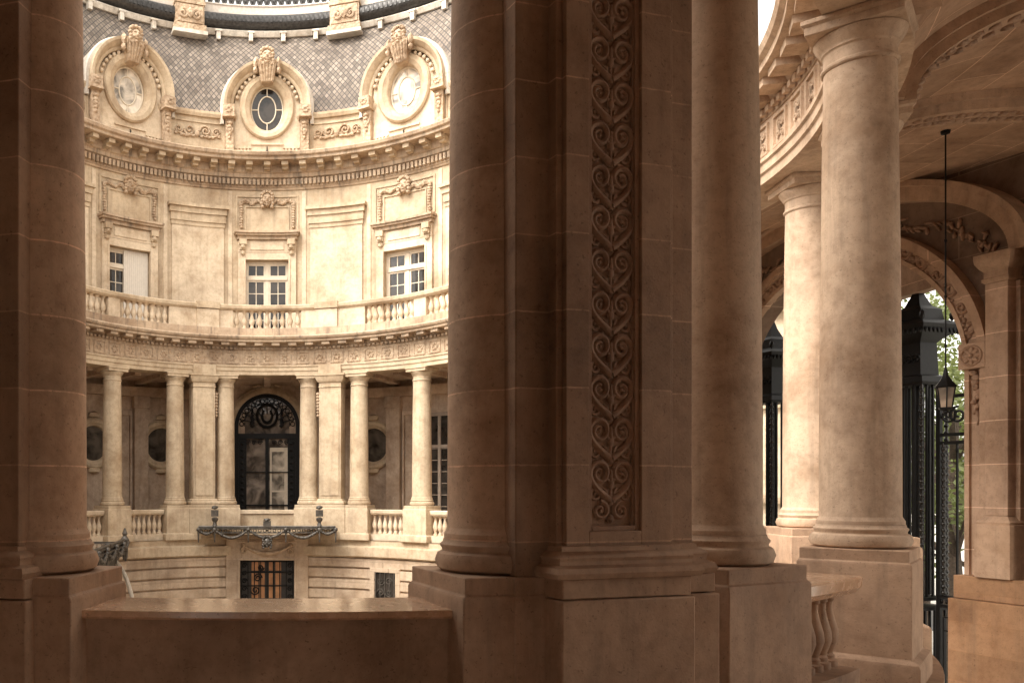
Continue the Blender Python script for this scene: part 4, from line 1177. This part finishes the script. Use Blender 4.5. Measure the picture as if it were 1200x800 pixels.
tube(bm, spiral(-.3, -1.25, .14, .03, 0, 1.6, 20, -.14), .022, 5); tube(bm, spiral(-.2, -.92, .1, .03, 0, -1.6, 20, -.14), .02, 5); tube(bm, spiral(-.38, -1.65, .15, .03, PI, 1.6, 20, -.14), .02, 5)
TF(bm, loc, rz); P('iron_grille', bm, M['iron'], d_, ang=50)
for a in (34.8,):
    loc, rz = frame_far(a, 6.42)
    bm = BM()
    for (x0, x1, z0, z1) in ((-.52, -.36, -2.1, -.98), (.36, .52, -2.1, -.98), (-.52, .52, -.979, -.85)): box(bm, x0, x1, -.05, .1, z0, z1)
    TF(bm, loc, rz); o = P('cellar_window', bm, M['far_lower'], bevel=.01)
    bm = BM(); box(bm, -.36, .36, -.02, -.004, -2.1, -.981); TF(bm, loc, rz); P('pane', bm, M['glass'], o, smooth=False)
    bm = BM()
    for k in range(5): box(bm, -.32 + .16 * k - .012, -.32 + .16 * k + .012, -.045, -.021, -2.1, -.985)
    for s in (-1, 1): tube(bm, spiral(s * .14, -1.25, .13, .02, 0, s * 1.5, 16, -.034), .018, 5); tube(bm, spiral(s * .14, -1.6, .13, .02, PI, s * 1.5, 16, -.034), .018, 5)
    TF(bm, loc, rz); P('grille', bm, M['bronze'], o, ang=50)

# ------------------------------------------------------------------ far colonnade
FG = 'columns of the far colonnade'
cF = (M['far'], M['far'])
RC = 6.80
FC = [(-44.1, 'outermost far column standing between two stretches of balustrade, left of the door'),
      (-25.7, 'far column beside the left square pier, on the side away from the door'),
      (-11.5, 'far column flanking the arched glass door, between door and left square pier'),
      (11.5, 'far column flanking the arched glass door, between door and right square pier'),
      (25.7, 'far column beside the right square pier, on the side away from the door'),
      (44.1, 'outermost far column near the gallery window, right of the door'),
      (63.0, 'far column on the right flank of the court, hidden behind the dark carved pier side'),
      (-63.0, 'far column on the left flank of the court, hidden behind the shadowed near column')]
proto = None
for a, lab in FC:
    p = pt(far(a), RC)
    if proto is None:
        proto = make_column('gallery_column', lab, p, R_(-a), cF, FG, 0.40, foot=False, detail=40); o = proto
    else:
        o = copy_tree(proto); o.location = (p[0], p[1], 0); o.rotation_euler = (0, 0, R_(-a)); o['label'] = lab
for s, lab in ((-1, 'square far pier with hanging carved drop, left of the arched glass door'), (1, 'square far pier with hanging carved drop, right of the arched glass door')):
    a = s * 18.1
    p = pt(far(a), RC)
    t = thing('gallery_pier', lab, 'pier', (p[0], p[1], 0), R_(-a), 'square piers of the far colonnade')
    bm = BM(); box(bm, -.36, .36, -.32, .32, ZB + .2, ZT - .42); box(bm, -.30, .30, -.345, -.32, ZB + .3, ZT - .6); part('shaft', bm, M['far'], t, bevel=.01)
    bm = BM(); rectlathe(bm, [(.10, ZB), (.12, ZB + .06), (.10, ZB + .11), (.06, ZB + .13), (.06, ZB + .16), (.03, ZB + .199)], -.36, .36, -.32, .32); part('base', bm, M['far'], t, ang=30)
    bm = BM(); rectlathe(bm, [(.03, ZT - .42), (.0, ZT - .40), (.0, ZT - .28), (.04, ZT - .26), (.09, ZT - .16), (.10, ZT - .08), (.13, ZT - .06), (.13, ZT - .002)], -.36, .36, -.32, .32); part('capital', bm, M['far'], t, ang=30)
    bm = BM(); rectlathe(bm, [(.10, 0), (.10, ZB - .12), (.08, ZB - .1), (.08, ZB - .001)], -.42, .42, -.36, .36); part('pedestal', bm, M['far'], t, bevel=.01)
    bm = BM(); x = -s * .43
    for k in range(8): blob(bm, (x, -.18, ZT - .62 - .1 * k), (.075 - .003 * k, .07, .06))
    part('carved_drop', bm, M['far_carved'], t, ang=60)

BG = 'balustrades between the far columns'
mB = (M['far_pale'], M['far_pale'])
for a0, a1, n, lab in ((-40.3, -29.6, 7, 'far stone balustrade left of the door, between the outermost column and the next'), (29.6, 40.3, 7, 'far stone balustrade right of the door, between the outermost column and the next'),
                       (-60, -47.9, 8, 'far stone balustrade beyond the outermost column, at the shadowed near column edge'), (47.9, 60, 8, 'far stone balustrade beyond the outermost column, below the gallery window')):
    make_balustrade('stone_balustrade', lab, far, a0, a1, 6.75, 0.0, 0.20, 0.80, 0.96, mB, BG, n, 0.13)
t = thing('door_parapet', 'solid pale stone parapet in front of the arched glass door', 'parapet', pt(far(0), 6.75, 0))
bm = BM(); pbox(bm, far, -8.0, 8.0, 6.62, 6.9, 0, .80, 1.5); part('wall', bm, M['far'], t, world=True)
bm = BM(); pbox(bm, far, -8.0, 8.0, 6.57, 6.95, .802, .93, 1.5); part('coping', bm, M['far_pale'], t, world=True, bevel=.01)

# balcony balustrade on the colonnade
def balcony():
    t = thing('balcony_balustrade', 'pale curved balcony balustrade running above the far colonnade cornice', 'balustrade', pt(far(0), 6.6, 6.5))
    A = 66
    bm = BM(); pbox(bm, far, -A, A, 6.40, 6.86, 6.502, 6.80, 1.5); part('base_course', bm, M['far_dirty'], t, world=True)
    bm = BM(); sweep(bm, [(6.48, 7.38), (6.76, 7.38), (6.82, 7.44), (6.83, 7.53), (6.80, 7.56), (6.44, 7.56), (6.41, 7.53), (6.42, 7.44)], arc(far, -A, A, 1.5))
    for s in (-1, 1): pbox(bm, far, s * 17.1 - 3.4, s * 17.1 + 3.4, 6.38, 6.86, 7.40, 7.60, 1.5)
    part('rail', bm, M['far'], t, world=True, ang=20)
    runs = [(-9.7, 9.7, 9), (-43.2, -28.4, 8), (28.4, 43.2, 8), (-61, -47.2, 7), (47.2, 61, 7)]
    solids = [(-28.3, -9.8), (9.8, 28.3), (-47.1, -43.3), (43.3, 47.1), (-A, -61.1), (61.1, A)]
    for a0, a1 in solids:
        bm = BM(); pbox(bm, far, a0, a1, 6.50, 6.74, 6.80, 7.38, 1.5)
        if a1 - a0 > 10:
            m = (a0 + a1) / 2 * 0 + (17.1 if a0 > 0 else -17.1); pbox(bm, far, m - 3.2, m + 3.2, 6.42, 6.80, 6.801, 7.379, 1.5)
        part('panel_block', bm, M['far_pale'], t, world=True)
    proto = None
    for a0, a1, n in runs:
        for i in range(n):
            p = pt(far(a0 + (a1 - a0) * (i + .5) / n), 6.62, 6.80)
            if proto is None: proto = part('baluster', baluster_bm(.58, 1.15), M['far_pale'], t); o = proto
            else: o = proto.copy(); link(o, t)
            o.location = Vector(p) - Vector(t.location)
balcony()

# bronze canopies
def make_canopy(loc, rz, label, dep, hang, posts=(-1.62, 1.62)):
    t = thing('bronze_canopy', label, 'canopy', loc, rz, 'bronze entrance canopies of the court')
    w = 2.12
    bm = BM()
    box(bm, -w, w, -dep, -dep + .05, .0, .035); box(bm, -w, w, -dep - .03, -dep + .08, .13, .17)
    for k in range(28):
        x = -w + 2 * w * (k + .5) / 28; tube(bm, [(x + .05 * math.cos(q * PI / 4), -dep + .02, .083 + .045 * math.sin(q * PI / 4)) for q in range(9)], .012, 4)
    for s in (-1, 1): box(bm, s * w - .04, s * w + .04, -dep + .08, 0, .02, .15)
    for k in range(1, 6): box(bm, -w + 2 * w * k / 6 - .02, -w + 2 * w * k / 6 + .02, -dep + .1, 0, .05, .10)
    tube(bm, [(-w, -dep, .20), (w, -dep, .20)], .035, 6)
    part('frame', bm, M['bronze'], t)
    bm = BM(); box(bm, -w + .05, w - .05, -dep + .1, 0, .105, .118); part('glass_roof', bm, M['glass_door'], t, smooth=False)
    xs = [-w, -1.62, -.58, .58, 1.62, w]
    bm = BM()
    for a, b in zip(xs[:-1], xs[1:]):
        L = b - a; dd = hang * min(1, L / 1.0)
        tube(bm, [(a + L * k / 14, -dep - .05, .10 - dd * math.sin(PI * k / 14)) for k in range(15)], [.025 + .03 * math.sin(PI * k / 14) for k in range(15)], 6)
        for k in range(1, 14, 2): blob(bm, (a + L * k / 14, -dep - .07, .10 - dd * math.sin(PI * k / 14)), .05)
    for x in xs: tube(bm, [(x, -dep - .05, .14), (x, -dep - .05, -.28)], [.045, .02], 6); blob(bm, (x, -dep - .06, .12), .075)
    if dep > 2:
        for s in (-1, 1):
            for j in range(3):
                y0 = -dep + dep * j / 3
                tube(bm, [(s * w, y0 + dep / 3 * k / 10, .10 - hang * math.sin(PI * k / 10)) for k in range(11)], [.03 + .04 * math.sin(PI * k / 10) for k in range(11)], 6)
                tube(bm, [(s * w, y0, .2), (s * w, y0 - .02, -.35)], [.07, .03], 6)
    part('garland', bm, M['bronze'], t, ang=60)
    for x in posts:
        bm = BM(); lathe(bm, [(.05, .17), (.09, .22), (.06, .28), (.05, .34), (.10, .40), (.11, .46), (.04, .50)], 10, x, -dep + .03); box(bm, x - .11, x + .11, -dep - .06, -dep + .12, .52, .72); blob(bm, (x, -dep + .03, .8), (.12, .1, .07))
        part('finial', bm, M['bronze'], t, ang=30)
    if dep > 2:
        bm = BM(); lathe(bm, [(.10, .12), (.12, .2), (.05, .3), (.07, .36), (.02, .5)], 10, w, -dep)
        lo = [[(-w + 2 * w * k / 40, -dep - .02 - (.05 if k % 2 else 0), .08), (-w + 2 * w * k / 40, -dep + .34 - (.06 if k % 2 else 0), -.50 - (.06 if k % 2 else 0))] for k in range(41)]
        loft(bm, lo, close_loop=False); part('fluted_skirt', bm, M['bronze'], t)
    bm = BM(); box(bm, -.12, .12, -dep - .06, -dep + .12, .19, .38 if dep < 2 else .22); blob(bm, (0, -dep + .03, .42 if dep < 2 else .22), (.13, .1, .05)); part('crest', bm, M['bronze'], t)
    if dep < 2:
        bm = BM(); mask_head(bm, 0, -dep - .05, -.28, .85); part('mask', bm, M['bronze'], t, ang=60)
    bm = BM()
    for s in (-1, 1): tube(bm, [(s * 1.5, 0, -.1), (s * 1.5, -dep * .5, -.02), (s * 1.5, -dep + .05, .05)], .03, 6)
    part('bracket', bm, M['bronze'], t)
    return t
make_canopy(pt(far(0), 6.42 - .2, .24), 0, 'wide bronze garlanded canopy over the lower portal below the arched door', 1.0, .24)
c2 = make_canopy((-6.42, 19.9, .10), R_(90), 'bronze canopy tip with finial poking out behind the shadowed near column', 2.75, .22, ())
bm = BM(); tube(bm, [(1.9, -2.25 - .80 * math.sin(k * PI / 24), -.20 - 1.9 * (1 - math.cos(k * PI / 24))) for k in range(13)], .055, 8); part('curved_stay', bm, M['far_lead'], c2)

# ------------------------------------------------------------------ ground, street, trees
bm = BM(); n = 300.0
vs = [bm.verts.new(p) for p in ((-n, -n, G - .004), (n, -n, G - .004), (n, n, G - .004), (-n, n, G - .004))]; bm.faces.new(vs); struct('ground', bm, M['walk'], smooth=False)
bm = BM(); vs = [bm.verts.new(p) for p in ((-9.6, 4, G), (12.5, 4, G), (12.5, 30, G), (-9.6, 30, G))]; bm.faces.new(vs); struct('court_paving', bm, M['pave'], smooth=False)
bm = BM(); q = [local_wall(x, y, G) for x, y in ((-60, 15.0), (40, 15.0), (40, 22.0), (-60, 22.0))]; bm.faces.new([bm.verts.new(p) for p in q]); struct('road', bm, M['road'], smooth=False)

def make_tree(x, y, h, label, seed, spread=2.6, n=4200):
    rnd = random.Random(seed)
    t = thing('street_tree', label, 'tree', (x, y, G), 0, 'street trees beyond the gate')
    bm = BM()
    tube(bm, [(0, 0, 0), (.05, .02, h * .2), (-.05, .05, h * .42), (.02, 0, h * .7)], [.24, .19, .15, .07], 10)
    tips = []
    for k in range(9):
        a = rnd.random() * 2 * PI; z0 = h * (.32 + .3 * rnd.random()); L = spread * (.5 + .5 * rnd.random())
        e = (L * math.cos(a), L * math.sin(a), z0 + L * (.3 + .6 * rnd.random()))
        tube(bm, [(0, 0, z0), (e[0] * .5, e[1] * .5, z0 + (e[2] - z0) * .6), e], [.09, .06, .025], 6); tips.append(e)
    part('trunk', bm, M['bark'], t)
    bm = BM()
    cl = tips + [(spread * .8 * (rnd.random() * 2 - 1), spread * .8 * (rnd.random() * 2 - 1), h * (.5 + .5 * rnd.random())) for _ in range(16)]
    for _ in range(n):
        c = cl[rnd.randrange(len(cl))]
        d = Vector((rnd.gauss(0, 1), rnd.gauss(0, 1), rnd.gauss(0, .8))) * (.36)
        p = Vector(c) + d
        s = .05 + .06 * rnd.random()
        m = Matrix.LocRotScale(p, Matrix.Rotation(rnd.random() * 6.3, 3, Vector((rnd.random() - .5, rnd.random() - .5, rnd.random() - .5)).normalized()).to_quaternion(), None)
        vs = [bm.verts.new(m @ Vector(q)) for q in ((-s, 0, 0), (0, -s * .55, .01), (s, 0, 0), (0, s * .55, .01))]
        bm.faces.new(vs)
    part('crown', bm, M['leaf'], t, smooth=False, recalc=False)
make_tree(16.6, 20.6, 9.4, 'leafy green tree seen through the arch behind the roofed iron pier', 3)
make_tree(20.6, 25.8, 10.5, 'taller green tree farther off beyond the iron gate', 5, 3.2, 5200)
make_tree(18.7, 24.4, 11.8, 'tall green tree rising above the pagoda roof of the gate pier', 21, 3.0, 7000)
make_tree(17.9, 21.0, 7.6, 'lower bushy tree beyond the gate bars near the arch jamb', 9, 2.2, 3400)

def street_house(loc, rz):
    t = thing('street_house', 'cream house front across the street in the slit beside the slim pale column', 'house', loc, rz)
    bm = BM(); box(bm, -3.6, 3.6, 0, 6, 0, 13); part('wall', bm, M['far_pale'], t, bevel=.02)
    bm = BM(); box(bm, -3.8, 3.8, -.4, .0, 12.2, 12.6); box(bm, -3.7, 3.7, -.2, 0, 4.2, 4.45); box(bm, -3.7, 3.7, -.2, 0, 8.2, 8.45); part('cornice', bm, M['far'], t)
    for i in range(2):
        for j in range(3):
            x = -1.7 + 3.4 * i; z = 1.2 + 4 * j
            bm = BM()
            for (x0, x1, z0, z1) in ((-.7, -.55, 0, 2.2), (.55, .7, 0, 2.2), (-.55, .55, 2.05, 2.2), (-.8, .8, -.15, -.001), (-.04, .04, 0, 2.05)): box(bm, x + x0, x + x1, -.1, 0, z + z0, z + z1)
            o = part('window', bm, M['paint'], t)
            bm = BM(); box(bm, x - .55, x + .55, -.03, -.003, z, z + 2.05); part('pane', bm, M['glass'], o, smooth=False)
street_house((21.2, 36, G), R_(-45))

# ------------------------------------------------------------------ light, sky, camera
w = bpy.data.worlds.new('World'); S.world = w; w.use_nodes = True
nt = w.node_tree; nt.nodes.clear()
out = nt.nodes.new('ShaderNodeOutputWorld'); bg = nt.nodes.new('ShaderNodeBackground'); sky = nt.nodes.new('ShaderNodeTexSky')
SUN_EL, SUN_AZ = 50.0, 238.0           # azimuth clockwise from +Y
sky.sky_type = 'NISHITA'; sky.sun_disc = False; sky.sun_elevation = R_(SUN_EL); sky.sun_rotation = R_(SUN_AZ)
sky.air_density = 1.0; sky.dust_density = 4.0; sky.ozone_density = 1.0
hs = nt.nodes.new('ShaderNodeHueSaturation'); hs.inputs['Saturation'].default_value = 0.0      # overcast: a grey veil
nt.links.new(sky.outputs[0], hs.inputs['Color'])
mx = nt.nodes.new('ShaderNodeMix'); mx.data_type = 'RGBA'; mx.blend_type = 'MULTIPLY'; mx.inputs[0].default_value = 1.0; mx.inputs[7].default_value = (1.0, 0.95, 0.88, 1)
nt.links.new(hs.outputs[0], mx.inputs[6]); nt.links.new(mx.outputs[2], bg.inputs[0]); bg.inputs[1].default_value = 0.15
nt.links.new(bg.outputs[0], out.inputs[0])
ld = bpy.data.lights.new('sun', 'SUN'); ld.energy = 0.55; ld.angle = R_(35); ld.color = (1.0, 0.94, 0.86)
so = bpy.data.objects.new('sun', ld); link(so)
az, el = R_(SUN_AZ), R_(SUN_EL)
d = Vector((math.sin(az) * math.cos(el), math.cos(az) * math.cos(el), math.sin(el)))
so.rotation_euler = (-d).to_track_quat('-Z', 'Y').to_euler(); so.location = (0, -10, 40)

cd = bpy.data.cameras.new('camera'); cam = bpy.data.objects.new('camera', cd); link(cam)
cam.location = (0, 0, 1.6); cam.rotation_euler = (R_(90), 0, 0)
cd.sensor_width = 36; cd.lens = 30.0; cd.shift_x = (600 - 313) / 1200; cd.shift_y = (573 - 400) / 1200
cd.clip_start = 0.05; cd.clip_end = 1000
S.camera = cam
vs_ = S.view_settings; vs_.view_transform = 'Standard'; vs_.look = 'None'; vs_.gamma = 1.0; vs_.exposure = 2.1; vs_.use_curve_mapping = False
S.cycles.use_denoising = True
S.cycles.max_bounces = 8; S.cycles.diffuse_bounces = 6; S.cycles.glossy_bounces = 3; S.cycles.transmission_bounces = 3
